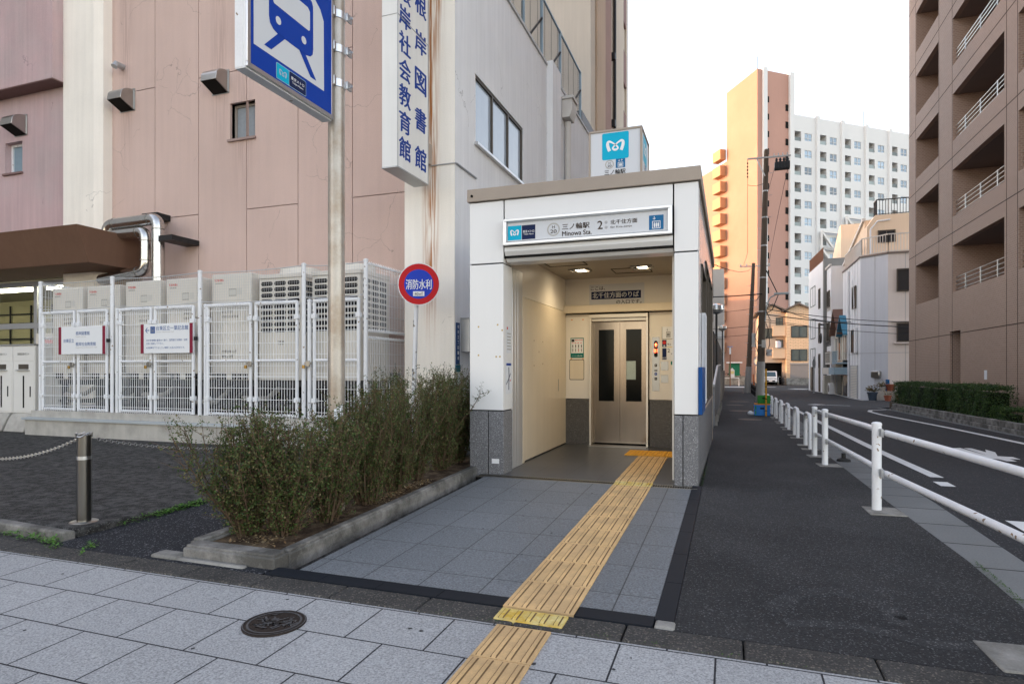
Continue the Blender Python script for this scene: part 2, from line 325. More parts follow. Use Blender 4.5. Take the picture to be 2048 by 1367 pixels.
# ------------------------------------------------------------------ ground level along the street
GP = [(-60,-.19),(-7.2,-.19),(0,0),(5,-.1),(20,-.26),(35,-.5),(70,-.6),(700,-.6)]
def g(y):
    for (a,za),(b,zb) in zip(GP, GP[1:]):
        if y <= b: return za+(zb-za)*(y-a)/(b-a)
    return -.6
def strip(name, poly, off, mat, skirt=.12):              # a sheet following the ground, cut at the level changes; poly = [(y, x_left, x_right), ...]
    ys = sorted({p[0] for p in poly} | {q[0] for q in GP if poly[0][0] < q[0] < poly[-1][0]}); b = MB(); pts = []
    for y in ys:
        for p, q in zip(poly, poly[1:]):
            if p[0] <= y <= q[0]:
                t = (y-p[0])/(q[0]-p[0]) if q[0] > p[0] else 0; pts.append((p[1]+(q[1]-p[1])*t, p[2]+(q[2]-p[2])*t, y)); break
    n = len(pts); vs = []
    for x0, x1, y in pts: z = g(y)+off; vs += [(x0,y,z),(x1,y,z),(x0,y,z-skirt),(x1,y,z-skirt)]
    fs = [(2,3,1,0),(4*n-4,4*n-3,4*n-1,4*n-2)]
    for i in range(n-1):
        a = 4*i; c = a+4; fs += [(a,a+1,c+1,c),(a,c,c+2,a+2),(a+1,a+3,c+3,c+1)]
    b.add(vs, fs); return struct(b.build(name, mat, smooth=False))
# ------------------------------------------------------------------ the setting: ground, paving, road
strip('ground', [(-60,-500,500),(-4.9,-500,500),(57,-500,500),(700,-500,500)], -.07, asphalt_old, .2)
strip('pavement', [(-7.2,-14,14),(-5.2,-14,14),(-4.02,-14,14)], 0, pave_m)
kb = MB()
xk = -14.0
while xk < 14:                                          # kerb stones between the paving blocks and the asphalt
    kb.box(xk+.004, xk+.596, -4.012, -3.80, -.22, g(-3.9)+.006); xk += .6
struct(kb.build('kerb', kerb_m, bevel=.012))
strip('sidewalk', [(-3.797,.045,1.95),(-2,.045,1.93),(0,.045,1.80),(4,.0,1.83),(57,-.6,1.95)], 0, asphalt)
strip('gutter', [(-3.797,1.953,2.36),(-2,1.933,2.30),(0,1.803,2.24),(4,1.833,2.24),(57,1.953,2.35)], -.006, gutter_m)
strip('road', [(-60,2.34,60),(-3.9,2.34,60)], -.012, road_m)
strip('road', [(-3.797,2.363,6.5),(-2,2.303,6.5),(0,2.243,6.5),(4,2.243,6.5),(23.6,2.29,6.5)], -.012, road_m)
strip('road', [(23.6,2.29,70),(34.8,2.31,70)], -.012, road_m)
strip('road', [(34.8,2.31,8.0),(57,2.35,8.2)], -.012, road_m)
strip('road', [(57,-60,90),(77.5,-60,90)], -.012, road_m)
# road paint
pm = M('road_paint', (.66,.66,.65), .7, 0, .1, 5, .12, 90)
pm_far = pm
def paint(pts, w, m=pm, name='road_marking'):
    b = MB(); n = len(pts); vs = []
    P2 = []
    for (x0,y0), (x1,y1) in zip(pts, pts[1:]):
        L = max(1, int(math.hypot(x1-x0, y1-y0)/2.0))
        P2 += [(x0+(x1-x0)*i/L, y0+(y1-y0)*i/L) for i in range(L)]
    P2.append(pts[-1])
    for i, p in enumerate(P2):
        a, c = P2[max(i-1,0)], P2[min(i+1,len(P2)-1)]; dx, dy = c[0]-a[0], c[1]-a[1]; L = math.hypot(dx,dy)
        for sgn in (1,-1):
            x, y = p[0]-dy/L*w/2*sgn, p[1]+dx/L*w/2*sgn; vs.append((x, y, g(y)-.012+.005))
    b.add(vs, [(2*i,2*i+1,2*i+3,2*i+2) for i in range(len(P2)-1)])
    return struct(b.build(name, m, smooth=False))
paint([(2.69,-12),(2.71,1.46)], .15)
paint([(2.79,1.86),(2.76,12),(2.86,35),(2.9,56)], .15)
paint([(5.95,-6),(5.76,7.4),(5.63,11.3),(5.27,17.2),(5.30,19.2),(5.55,20.3),(6.75,21.9),(12,22.2)], .15)
paint([(16,33.6),(8.6,33.8),(7.85,34.4),(7.78,38.4),(8.2,56),(8.6,58)], .15)
paint([(4.05,26),(4.5,25.7)], .8); paint([(4.5,25.55),(5.6,25.0)], .18)
paint([(6.2,61),(7.6,60)], 1.6); paint([(4.2,68.5),(5.2,68.3)], 1.2)
ar = MB()
for pts in ([(4.148,6.044),(4.309,6.154),(4.347,5.027),(4.389,5.03),(4.315,4.471),(4.188,4.495),(4.161,5.684)],
            [(4.362,6.146),(4.486,6.147),(4.505,5.533),(4.347,5.027)],
            [(4.347,5.027),(4.505,5.533),(4.65,6.026),(4.652,5.59),(4.472,4.957),(4.383,4.638),(4.315,4.471)],
            [(4.472,4.957),(4.66,4.913),(4.639,4.554),(4.498,4.571),(4.471,4.227),(4.334,4.206),(4.315,4.471),(4.383,4.638)]):
    ar.poly([(x, y, g(y)-.007) for x, y in pts])
struct(ar.build('road_marking', pm, smooth=False))
worn = M('worn_paint', (.036,.037,.039), .85, 0, .4, 9, .5, 100, speck=.12, speckcol=(.12,.12,.12), sps=140)
for pts, w_ in (([(.55,-3.35),(.75,-3.0),(1.0,-2.92),(1.2,-3.1),(1.22,-3.35)], .12), ([(.62,-3.5),(1.0,-3.42),(1.3,-3.55),(1.5,-3.5)], .10), ([(1.22,-3.25),(1.45,-3.1),(1.6,-3.3)], .06)):
    b = MB(); vs = []
    for i, p in enumerate(pts):
        a, c = pts[max(i-1,0)], pts[min(i+1,len(pts)-1)]; dx, dy = c[0]-a[0], c[1]-a[1]; L = math.hypot(dx,dy)
        for s_ in (1,-1): x, y = p[0]-dy/L*w_/2*s_, p[1]+dx/L*w_/2*s_; vs.append((x,y,g(y)+.0009))
    b.add(vs, [(2*i,2*i+1,2*i+3,2*i+2) for i in range(len(pts)-1)]); struct(b.build('worn_road_marking', worn, smooth=False))

# entrance apron, its dark edging, grate and tactile path
def slab(name, x0, x1, y0, y1, off, mat, th=.1):
    b = MB(); vs = [(x,y,g(y)+o) for o in (off-th, off) for x, y in ((x0,y0),(x1,y0),(x1,y1),(x0,y1))]
    b.add(vs, [(0,3,2,1),(4,5,6,7),(0,1,5,4),(1,2,6,5),(2,3,7,6),(3,0,4,7)]); return struct(b.build(name, mat, smooth=False))
slab('apron', -2.50, -.064, -3.652, -.215, .004, apron_m)
eb = MB()
for i in range(6):
    x0 = -2.675+i*.436; x1 = min(x0+.432, -.05)
    z = g(-3.74)+.006; eb.box(x0, x1, -3.797, -3.655, z-.1, z)
y0 = -3.70
while y0 < -.03:
    y1 = min(y0+.596, -.03); eb.add([(x,y,g(y)+o) for o in (-.1,.007) for x, y in ((-.061,y0),(.043,y0),(.043,y1),(-.061,y1))], [(4,5,6,7),(0,1,5,4),(1,2,6,5),(2,3,7,6),(3,0,4,7)]); y0 += .6
struct(eb.build('apron_edging', slate, smooth=False))
cb_ = MB(); cb_.box(-.055,.055,-3.80,-3.70,-.2,g(-3.75)+.012); struct(cb_.build('kerb_patch', concrete, bevel=.015))
gt = MB(); gt.k = 0; gt.box(-2.62,.0,-.212,-.06,-.06,-.012); gt.k = 1
gt.box(-2.62,0,-.212,-.198,-.02,.003); gt.box(-2.62,0,-.074,-.06,-.02,.003)
x = -2.6
while x < -.02: gt.box(x, x+.008, -.198, -.074, -.012, .002); x += .027
struct(gt.build('drain_grating', [joint_m, steel_dk], smooth=False))
slab('porch_floor', -2.42, -.268, -.055, 3.36, .0, floor_in) if False else None
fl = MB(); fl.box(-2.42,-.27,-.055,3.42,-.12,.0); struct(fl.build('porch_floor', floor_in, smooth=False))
tp = MB()
def tile(x0, y0, L, n, k, bars=True, off=.0, w=.0):
    tp.k = k; zz = lambda y: (g(y) if y < 0 else 0)+.012+off
    vs = [(x,y,zz(y)-d) for d in (.03,0) for x, y in ((x0+.002,y0+.002),(x0+L-.002,y0+.002),(x0+L-.002,y0+(w or L)-.002),(x0+.002,y0+(w or L)-.002))]
    tp.add(vs, [(4,5,6,7),(0,1,5,4),(1,2,6,5),(2,3,7,6),(3,0,4,7)])
    W_ = w or L
    if bars is True:
        for i in range(n):
            cx = x0+L*(i+.5)/n; vs = []
            for y, h in ((y0+.012,0),(y0+.026,.005),(y0+W_-.026,.005),(y0+W_-.012,0)):
                z = zz(y); vs += [(cx-.0175,y,z+.0004),(cx-.011,y,z+h),(cx+.011,y,z+h),(cx+.0175,y,z+.0004)]
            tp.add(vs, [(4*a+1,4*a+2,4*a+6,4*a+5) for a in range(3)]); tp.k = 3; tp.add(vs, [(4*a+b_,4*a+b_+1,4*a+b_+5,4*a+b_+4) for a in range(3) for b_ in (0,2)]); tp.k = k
    elif bars == 'dots':
        for i in range(n):
            for j in range(n): tp.lathe((x0+L*(i+.5)/n, y0+W_*(j+.5)/n, zz(y0)), [(.016,0),(.012,.004),(.009,.005)], 8)
yt = -3.80+.0
for i in range(9):
    if i < 8: tile(-.932+.0015*i, -3.80+.432*i, .432, 5, 0, w=.428)
    if i == 8: tile(-.920, -3.80+.432*8, .428, 5, 0, w=.10)
tile(-.918, -.24, .426, 5, 2, w=.20)
for i in range(5): tile(-.93-.008*i, -.04+.44*i, .428, 5, 0, w=.436, off=.001)
for i in range(3): tile(-1.19+.30*i, 2.235, .298, 5, 1, 'dots'); tile(-1.19+.30*i, 2.535, .298, 5, 1, 'dots')
tile(-.92, -3.985, .40, 5, 2, w=.15, off=.004)
for i in range(6): tile(-.876, -4.41-.375*i, .312, 4, 0, w=.372, off=-.002)
struct(tp.build('tactile_path', [tactile_m, tactile_br, tactile_pale, tactile_dirt_shade]))
# left of the apron: dark asphalt wedge and the raised old asphalt forecourt with its kerb
strip('forecourt_ramp', [(-3.797,-4.80,-2.7),(-2,-4.80,-2.7),(2.0,-4.80,-2.7)], -.002, asphalt_new)
pf = MB(); pf.prism([(-40,-3.55),(-14,-3.52),(-5.9,-3.52),(-4.93,-3.60),(-4.80,-3.50),(-4.80,1.5),(-5.0,3.3),(-40,3.3)], 'z', -.3, -.028); struct(pf.build('forecourt', asphalt_old, bevel=.02))
pk = MB(); pk.prism([(-40,-3.70),(-14,-3.655),(-5.9,-3.64),(-4.86,-3.685),(-4.79,-3.6),(-4.93,-3.602),(-5.9,-3.522),(-14,-3.522),(-40,-3.552)], 'z', -.3, -.026); struct(pk.build('forecourt_kerb', planter_m, bevel=.015))
strip('forecourt_verge', [(-3.797,-14,-4.79),(-3.70,-14,-4.79)], -.004, asphalt_old)

# ------------------------------------------------------------------ station entrance
E_ = thing('station_entrance', 'small white panelled elevator entrance with taupe roof edge and grey granite base', 'station entrance', (-1.4,0,0))
b = MB()                                                # white panels: piers, lintel, side
for x0, x1 in ((-2.79,-2.335),(-.262,0)):
    b.box(x0, x1, 0, .34 if x0 < -1 else .30, .80, 2.632); b.box(x0, x1, 0, .34 if x0 < -1 else .30, 2.648, 3.42)
b.box(-2.318, -.279, 0, .30, 3.178, 3.42)
b.box(-2.79,-2.46,.345,3.3,.80,3.42); b.box(-2.79,-2.46,3.305,6.2,.80,3.42)
b.build('wall_panel', white_panel, E_, .004)
b = MB(); b.box(-2.775,-2.35,.02,.33,.7,3.42); b.box(-.25,-.015,.02,.28,.7,3.42); b.box(-2.34,-.25,.03,.28,2.70,3.42); b.build('joint_backing', joint_m, E_)
b = MB()
for x0, x1 in ((-2.79,-2.545),(-2.533,-2.335),(-.262,-.171),(-.162,0)): b.box(x0, x1, .002, .34 if x0 < -1 else .30, -.2, .785)
b.box(-2.79,-2.47,.345,6.2,-.3,.785); b.build('granite_base', granite_m, E_, .004)
b = MB(); b.box(-2.815,.03,-.035,6.25,3.43,3.59); b.build('roof_edge', brown_trim, E_, .006)
b = MB(); b.lathe((-2.76,-.037,3.50), [(.001,0)]) if False else b.tube([(-2.745,-.05,3.50),(-2.745,.02,3.50)], .016, 10); b.build('bolt', joint_m, E_)
b = MB(); b.prism([(.0,2.835),(-.004,2.78),(.05,2.70),(.10,2.662),(.30,2.655),(.30,2.835)], 'x', -2.318, -.279); b.build('lintel_panel', white_panel, E_)
# right side: granite dado, white posts, tall windows
b = MB(); b.k = 0; b.box(-.262,-.002,.305,5.8,-.4,.785); b.build('granite_base', granite_m, E_)
b = MB()
for y0, y1, z0, z1 in ((.305,.9,.80,2.632),(.305,.9,2.648,3.42),(.906,2.2,2.648,3.42),(2.206,5.8,2.9,3.42),(5.3,5.8,.8,2.9)): b.box(-.25,-.004,y0,y1,z0,z1)
b.build('side_panel', M('side_panel', (.62,.60,.62), .12, 0, .05, 1, spec=.7), E_, .004)
b = MB()
for y in (.92,2.18,2.24,3.24,4.24,5.26): b.box(-.16,.01,y,y+.05,.84,2.64 if y < 2.2 else 2.9)
for a, c, z in ((.92,2.23,2.6),(2.24,5.3,2.86),(.92,2.23,1.6),(.92,5.3,.80)): b.box(-.15,.012,a,c,z,z+.045)
wf = b.build('window_frame', brown_frame, E_)
b = MB(); b.box(-.10,-.09,.95,5.28,.84,2.88); b.build('window_pane', glassy('side_glass', (.05,.07,.09), .03), E_)
b = MB(); b.box(-.0,.028,.92,5.3,.785,.81); b.build('window_sill', brown_trim, E_)
# roof and rear wall so that the box is closed
b = MB(); b.box(-2.79,-.0,.31,6.2,3.38,3.425); b.box(-2.79,-.0,6.0,6.2,-.3,3.38); b.build('roof', brown_trim, E_)
# porch interior
b = MB()
b.box(-2.50,-2.425,.36,3.42,2.34,2.92); b.box(-2.46,-.27,3.42,3.5,2.44,2.93); b.build('upper_wall', ivory_wall, E_)
b = MB(); b.box(-2.50,-2.405,1.02,3.05,.02,2.325); b.box(-2.50,-2.41,3.06,3.40,.02,2.325); b.build('side_wall', white_warm, E_, .003)
b = MB(); b.box(-2.46,-2.385,.92,1.01,.0,2.33); b.box(-2.335,-.27,3.36,3.40,2.30,2.43) if False else None; b.build('wall_jamb', white_warm, E_, .006)
b = MB()
for y0, y1 in ((.36,.44),(.455,.55),(.56,.66),(.67,.86)): b.box(-2.46,-2.37-.0*y0,y0,y1,0,2.66)
b.build('shutter_guide', M('guide_aluminium', (.62,.62,.62), .35, .5, .05, 3), E_, .006)
b = MB(); b.box(-2.43,-.27,3.30,3.42,2.30,2.43); b.build('header_band', white_warm, E_, .006)
for q_ in ((-2.41,-1.985),(-.955,-.27)): b = MB(); b.box(*q_,3.40,3.5,.80,2.28); b.build('back_wall', ivory_wall, E_, .004)
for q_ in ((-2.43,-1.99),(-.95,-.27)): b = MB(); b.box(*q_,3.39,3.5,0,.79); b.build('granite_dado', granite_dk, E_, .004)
b = MB(); b.box(-2.46,-.27,3.49,3.6,2.26,2.46); b.box(-.975,-.95,3.45,3.5,0,2.3); b.box(-1.99,-1.985,3.45,3.5,0,2.3); b.box(-.29,-.272,.3,3.42,.80,2.92); b.build('inner_backing', joint_m, E_)
b = MB(); b.box(-.31,-.29,.3,3.42,0,2.92); b.build('right_inner_wall', ivory_wall, E_)
b = MB()
for i in range(13): b.box(-2.46,-.29,.31+i*.24,.31+i*.24+.236,2.905,2.93)
ce = b.build('ceiling', M('ceiling_panel', (.34,.30,.25), .5, 0, .05, 2), E_)
b = MB()
for cx, cy in ((-2.0,1.75),(-1.15,2.75)):
    for x0, x1, y0, y1 in ((-.30,.30,-.24,-.225),(-.30,.30,.225,.24),(-.30,-.288,-.24,.24),(.288,.30,-.24,.24)): b.box(cx+x0,cx+x1,cy+y0,cy+y1,2.898,2.905)
b.build('ceiling_hatch', joint_m, ce)
lamp_em = flat('lamp_glow', (1,.86,.62), emit=7)
for cx, cy in ((-1.92,2.42),(-.95,2.45)):
    b = MB(); b.box(cx-.17,cx+.17,cy-.13,cy-.10,2.885,2.906); b.box(cx-.17,cx+.17,cy+.10,cy+.13,2.885,2.906); b.box(cx-.17,cx-.14,cy-.10,cy+.10,2.885,2.906); b.box(cx+.14,cx+.17,cy-.10,cy+.10,2.885,2.906)
    dl = b.build('downlight', steel_dk, E_); b = MB(); b.lathe((cx,cy,2.896), [(.075,0),(.075,.006)], 20); b.build('lamp', lamp_em, dl)
    L = bpy.data.lights.new('downlight', 'SPOT'); L.energy = 5.0; L.color = (1,.78,.48); L.spot_size = R(150); L.spot_blend = .8; L.shadow_soft_size = .07
    o = bpy.data.objects.new('downlight_beam', L); COL.objects.link(o); o.location = (cx,cy,2.87)
# elevator
b = MB(); b.box(-1.985,-1.945,3.36,3.62,0,2.25); b.box(-1.005,-.97,3.36,3.62,0,2.25); b.box(-1.985,-.97,3.35,3.5,2.205,2.27); b.box(-1.945,-1.005,3.39,3.62,2.15,2.20); b.build('elevator_frame', M('frame_steel', (.66,.61,.53), .35, .7, .05, 2), E_, .004)
for x0, x1, name in ((-1.945,-1.475,'l'),(-1.470,-1.005,'r')):
    b = MB(); b.wall((x0,3.52,.03),(1,0,0),(0,0,1),x1-x0,2.12,[(.10,.37,.73,1.98) if name == 'l' else (.105,.37,.73,1.98)],.012)
    dr = b.build('elevator_door', steel_door, E_); b = MB(); hx = x0+(.10 if name == 'l' else .105); b.box(hx-.005,x0+.375,3.528,3.54,.75,2.02); b.build('door_window', glass_in, dr)
    if name == 'r': b = MB(); b.box(hx+.005,hx+.165,3.524,3.527,1.14,1.46); b.build('notice', M('hatched_paper', (.42,.50,.47), .6, 0, .1, 60), dr)
b = MB(); b.box(-1.97,-.98,3.15,3.55,-.02,.006); b.build('door_sill', steel_dk, E_)
# plates and notices on the back wall (facing the street)
s = Sheet((-2.41,3.40,0),(1,0,0),(0,0,1)); X = lambda x: x+2.41
s.rect(X(-.905),.95,X(-.785),1.86,0,2); s.rrect(X(-.875),1.52,X(-.815),1.80,.028,1,4)
s.pg([(X(-.845),1.765),(X(-.868),1.725),(X(-.852),1.725),(X(-.852),1.695),(X(-.838),1.695),(X(-.838),1.725),(X(-.822),1.725)],2,6); s.text('B1',X(-.870),1.60,X(-.820),1.66,2,6)
for z, k in ((1.36,1),(1.215,3),(1.135,1)): s.rect(X(-.865),z,X(-.825),z+.045,k,4); s.rect(X(-.85),z+.018,X(-.84),z+.03,4,6)
s.rect(X(-.87),1.285,X(-.82),1.305,1,4)
op = s.build('call_panel', [steel_dk, joint_m, flat('led_red', (1,.06,.02), emit=3), ink_blue, ink_white], E_)
s = Sheet((-2.41,3.40,0),(1,0,0),(0,0,1))
s.rect(X(-.74),1.83,X(-.30),2.03,0,2); s.rect(X(-.74),1.825,X(-.30),1.83,1,3); s.rect(X(-.745),1.825,X(-.74),2.03,1,3)
s.lift(X(-.70),1.84,X(-.58),2.02,0,1,3)
s.rect(X(-.74),1.47,X(-.30),1.81,0,2); s.rect(X(-.74),1.69,X(-.67),1.81,2,3); s.disc(X(-.705),1.765,.03,3,4); s.rect(X(-.72),1.70,X(-.69),1.72,0,4)
s.text('地上',X(-.655),1.72,X(-.595),1.755,1,3); s.rect(X(-.665),1.683,X(-.30),1.692,4,3); s.rect(X(-.74),1.48,X(-.67),1.67,2,3); s.text('B1F',X(-.735),1.495,X(-.675),1.52,0,4)
s.text('2',X(-.655),1.60,X(-.615),1.66,1,3); s.text('北千住',X(-.60),1.56,X(-.50),1.59,1,3); s.text('方面',X(-.48),1.56,X(-.41),1.59,1,3)
s.rrect(X(-.60),1.39,X(-.53),1.45,.01,5,3)
s.build('floor_guide', [sign_white, ink_black, ink_navy, ink_red, ink_yellow, ink_green], E_)
for q_ in ((1.30,1.45),(1.09,1.22)): s = Sheet((-2.41,3.40,0),(1,0,0),(0,0,1)); s.rect(X(-.76),q_[0],X(-.64),q_[1],0,2); s.build('steel_plate', steel_dk, E_)
s = Sheet((-2.41,3.40,0),(1,0,0),(0,0,1)); P0, P1 = X(-2.325), X(-2.085)
s.rect(P0,1.52,P1,1.87,0,2); s.rect(P0+.012,1.60,P1-.012,1.855,1,3); s.rect(P0+.02,1.80,P0+.07,1.845,2,4); s.text('優先利用',P0+.08,1.815,P1-.02,1.845,3,4)
for i in range(4): s.rect(P0+.025+.05*i,1.775,P0+.055+.05*i,1.785,3,4); s.disc(P0+.042+.052*i,1.745,.008,2,4,8); s.rect(P0+.035+.052*i,1.70,P0+.049+.052*i,1.737,2,4); s.disc(P0+.042+.052*i,1.68,.007,2 if i < 3 else 3,4,8); s.rect(P0+.037+.052*i,1.625,P0+.047+.052*i,1.672,2 if i != 2 else 3,4)
s.text('エレベーター利用のお願い',P0+.02,1.54,P1-.02,1.565,1,4,0)
s.build('notice_poster', [ink_green, sign_white, ink_black, ink_red], E_)
s = Sheet((-2.41,3.40,0),(1,0,0),(0,0,1)); s.rrect(P0-.02,1.13,P1+.005,1.49-.0,.02,0,1); s.rrect(P0-.012,1.14,P1-.003,1.48,.018,1,2)
for x_, z_ in ((-2.30,2.19),(-2.10,2.19),(-2.31,1.505),(-2.10,1.505),(-.55,2.21),(-.56,2.08)): s.rect(X(x_)-.012,z_-.01,X(x_)+.012,z_+.008,2,2)
s.build('tape_residue', [joint_m, white_warm, ink_orange], E_)
s = Sheet((-2.46,3.42,0),(1,0,0),(0,0,1)); X2 = lambda x: x+2.46
s.rect(X2(-1.99),2.41,X2(-1.04),2.795,0,3); s.rect(X2(-1.955),2.535,X2(-1.095),2.67,1,4)
s.text('ここは、',X2(-1.965),2.695,X2(-1.71),2.76,2,4,.03); s.text('北千住方面のりば',X2(-1.935),2.555,X2(-1.13),2.655,0,5,.03); s.text('の入口です。',X2(-1.52),2.445,X2(-1.085),2.515,2,4,.03)
s.build('direction_notice', [M('notice_film', (.62,.62,.63), .4, 0, .03, 4), ink_navy, ink_black], E_)
# small stickers on the left pier's inner face and the side wall dots, white label on granite
s = Sheet((-2.334,0,0),(0,1,0),(0,0,1)); s.rect(.10,1.28,.30,1.84,0,1) if False else None
s.rect(.11,1.52,.29,1.86,0,1); [s.rect(.13,1.56+.04*i,.27,1.575+.04*i,1,2) for i in range(6)]; s.rect(.12,1.82,.16,1.85,2,2)
s.rect(.08,1.0,.30,1.40,0,1); s.rect(.10,1.36,.28,1.39,3,2); s.stroke([(.19,1.34),(.2,1.24),(.19,1.05)],.03,4,2); s.stroke([(.10,1.12),(.2,1.2),(.26,1.26)],.02,4,2); s.disc(.245,1.17,.014,2,3)
s.build('wall_notice', [paper, ink_grey, ink_red, ink_blue, flat('map_grey', (.2,.2,.25))], E_)
s = Sheet((-2.79,0,0),(1,0,0),(0,0,1)); s.rect(.30,.13,.40,.19,0,-1.5) if False else s.rect(.30,.13,.40,.19,0,1); s.build('base_label', ink_white, E_)
s = Sheet((-2.79,0,0),(1,0,0),(0,0,1))
for a, c in ((.12,1.85),(.38,1.87),(.12,1.49),(.36,1.47),(.41,1.47),(.44,1.8)): s.disc(a,c,.012,0,1,8)
s.build('rust_spots', M('rust_spot', (.50,.36,.13), .8, 0, .2, 30), E_)
s = Sheet((-2.405,1.0,0),(0,1,0),(0,0,1))
for a, c in ((.50,1.74),(.95,1.74),(.75,1.58),(.50,1.37),(.95,1.40)): s.disc(a,c,.013,0,1,8)
s.rect(1.85,.95,1.90,1.15,1,1)
s.build('wall_marks', [M('tape_mark', (.22,.13,.05), .8, 0, .2, 30), steel_dk], E_)
# fascia sign
F_ = thing('station_sign', 'long white backlit sign with silver frame above the elevator entrance opening', 'sign', (-1.3,0,3.0))
b = MB(); b.box(-2.318,-.279,-.03,.02,2.842,3.168); b.k = 1; b.box(-2.27,-.327,-.034,-.029,2.892,3.118); 
for pr in ((( -.075,2.845),(-.03,2.842),(-.03,2.892),(-.075,2.875)),((-.075,3.165),(-.03,3.168),(-.03,3.118),(-.075,3.135))):
    b.k = 2; b.prism(pr, 'x', -2.30, -.30)
for x0 in (-2.318,-.327): b.box(x0,x0+.048,-.07,-.03,2.845,3.165)
b.build('sign_case', [dark_metal, sign_lt, alum], F_, .004)
s = Sheet((0,-.034,0),(1,0,0),(0,0,1))
s.rect(-2.262,2.905,-2.084,3.082,0); s.heart(-2.25,2.915,-2.096,3.075,1); s.rect(-2.078,2.905,-1.905,3.080,2); s.text('東京メトロ',-2.065,2.985,-1.918,3.018,1,2,.02); s.text('Tokyo Metro',-2.055,2.955,-1.928,2.977,1,2,.02)
s.ring(-1.675,3.0,.072,.015,4); s.ring(-1.675,3.0,.072,.005,5,2); s.text('H',-1.692,3.012,-1.658,3.047,3); s.text('20',-1.715,2.955,-1.635,2.998,3,2,.03)
s.text('三ノ輪駅',-1.568,2.985,-1.232,3.058,3,2,.03); s.text('Minowa Sta.',-1.568,2.91,-1.205,2.968,3,2,.03); s.text('2',-1.137,2.96,-1.075,3.058,3,2,.03)
for z in (3.035,2.975): s.ring(-1.035,z,.016,.004,4,1,14)
s.text('エ',-1.045,3.028,-1.025,3.042,3,2,0); s.text('出',-1.045,2.968,-1.025,2.982,3,2,0)
s.text('北千住方面',-.985,3.005,-.672,3.058,3,2,.03); s.text('for Kita-senju',-.985,2.955,-.735,2.985,3,2,.0); s.lift(-.54,2.905,-.376,3.072,6,1,1)
s.build('lettering', [metro_cyan, ink_white, ink_navy, ink_brown, ink_grey, flat('ring_silver', (.5,.49,.46)), lift_blue], F_)
# cube sign on the roof
Q_ = thing('roof_cube_sign', 'white glowing cube sign with turquoise square standing on the entrance roof', 'sign', (-1.04,1.0,3.43))
b = MB(); x0, x1, y0, y1, zt = -1.385, -.70, .6, 1.32, 4.37
b.box(x0+.012,x1-.012,y0+.012,y1-.012,3.44,zt-.01); b.k = 1
for xx in (x0,x1-.028):
    for yy in (y0,y1-.028): b.box(xx,xx+.028,yy,yy+.028,3.44,zt-.028)
for xx in (x0,x1-.028): b.box(xx,xx+.028,y0,y1,zt-.028,zt)
for yy in (y0,y1-.028): b.box(x0+.028,x1-.028,yy,yy+.028,zt-.028,zt)
b.build('cube_case', [sign_lt, brown_trim], Q_, .003)
for o_, u_ in (((x0,y0+.012,0),(1,0,0)),((x1-.012,y0,0),(0,1,0))):
    s = Sheet(o_,u_,(0,0,1)); s.rrect(.175,3.985,.515,4.325,.02,0); s.heart(.185,4.0,.505,4.31,1)
    s.ring(.27,3.925,.05,.011,2); s.text('H',.258,3.93,.282,3.953,3); s.text('20',.245,3.892,.297,3.92,3,2,.03); s.lift(.35,3.87,.47,3.985,4,1,1,True)
    s.text('三ノ輪駅',.205,3.79,.475,3.855,3,2,.03)
    s.build('lettering', [metro_cyan, ink_white, ink_grey, ink_black, lift_blue], Q_)
# blue poster board fixed on the right side
G_ = thing('notice_board', 'narrow blue notice board fixed on the street side of the white entrance', 'notice board', (.01,.5,.8))
b = MB(); b.box(.001,.045,-.02,.86,.80,1.335); b.build('backboard', flat('board_blue', (.005,.06,.22), .35), G_, .004)
b = MB(); b.box(.045,.05,.86,1.2,.9,2.0); b.box(.0,.045,.88,1.22,.88,2.02); b.build('side_poster', paper, G_)

rnd = random.Random(31); gs_ = MB()                      # trodden gum and drips on the paving
for i in range(46):
    x, y = (rnd.uniform(-2.4,-.1), rnd.uniform(-3.6,-.3)) if i < 16 else (rnd.uniform(-4.5,1.6), rnd.uniform(-5.0,-4.06)) if i < 34 else (rnd.uniform(.2,1.7), rnd.uniform(-3.5,3))
    r = rnd.uniform(.005,.014); z = g(y)+(.0062 if i < 16 else .0015 if i < 34 else .0015); a0 = rnd.random()*6
    gs_.poly([(x+r*rnd.uniform(.7,1.2)*math.cos(a0+k*.785), y+r*rnd.uniform(.7,1.2)*math.sin(a0+k*.785), z+.026*r*math.sin(a0+k*.785)) for k in range(8)])
tag(gs_.build('gum_spots', M('gum_dark', (.05,.05,.052), .8, 0, .3, 40), smooth=False), 'dark trodden gum spots scattered over the paving', 'stains', kind='stuff')
# ------------------------------------------------------------------ planter and shrubs
PL = thing('planter', 'low weathered concrete planter edging around the twiggy shrubs', 'planter', (-3.1,-1.8,-.05))
b = MB()
def kseg(x0, x1, y0, y1, h):
    b.add([(x,y,g(y)+o) for o in (-.1,h-.02) for x, y in ((x0,y0),(x1,y0),(x1,y1),(x0,y1))], [(4,5,6,7),(0,1,5,4),(1,2,6,5),(2,3,7,6),(3,0,4,7)])
    b.add([(x,y,g(y)+o) for o in (h-.02,h) for x, y in ((x0+.015,y0+.015),(x1-.015,y0+.015),(x1-.015,y1-.015 if y1-y0 < .3 else y1),(x0+.015,y1-.015 if y1-y0 < .3 else y1))], [(4,5,6,7),(0,1,5,4),(1,2,6,5),(2,3,7,6),(3,0,4,7)])
kseg(-3.52,-2.68,-3.70,-3.54,.095); kseg(-2.79,-2.68,-3.54,.0,.085); kseg(-3.62,-3.49,-3.54,1.2,.09)
b.build('kerb', planter_m, PL, .012)
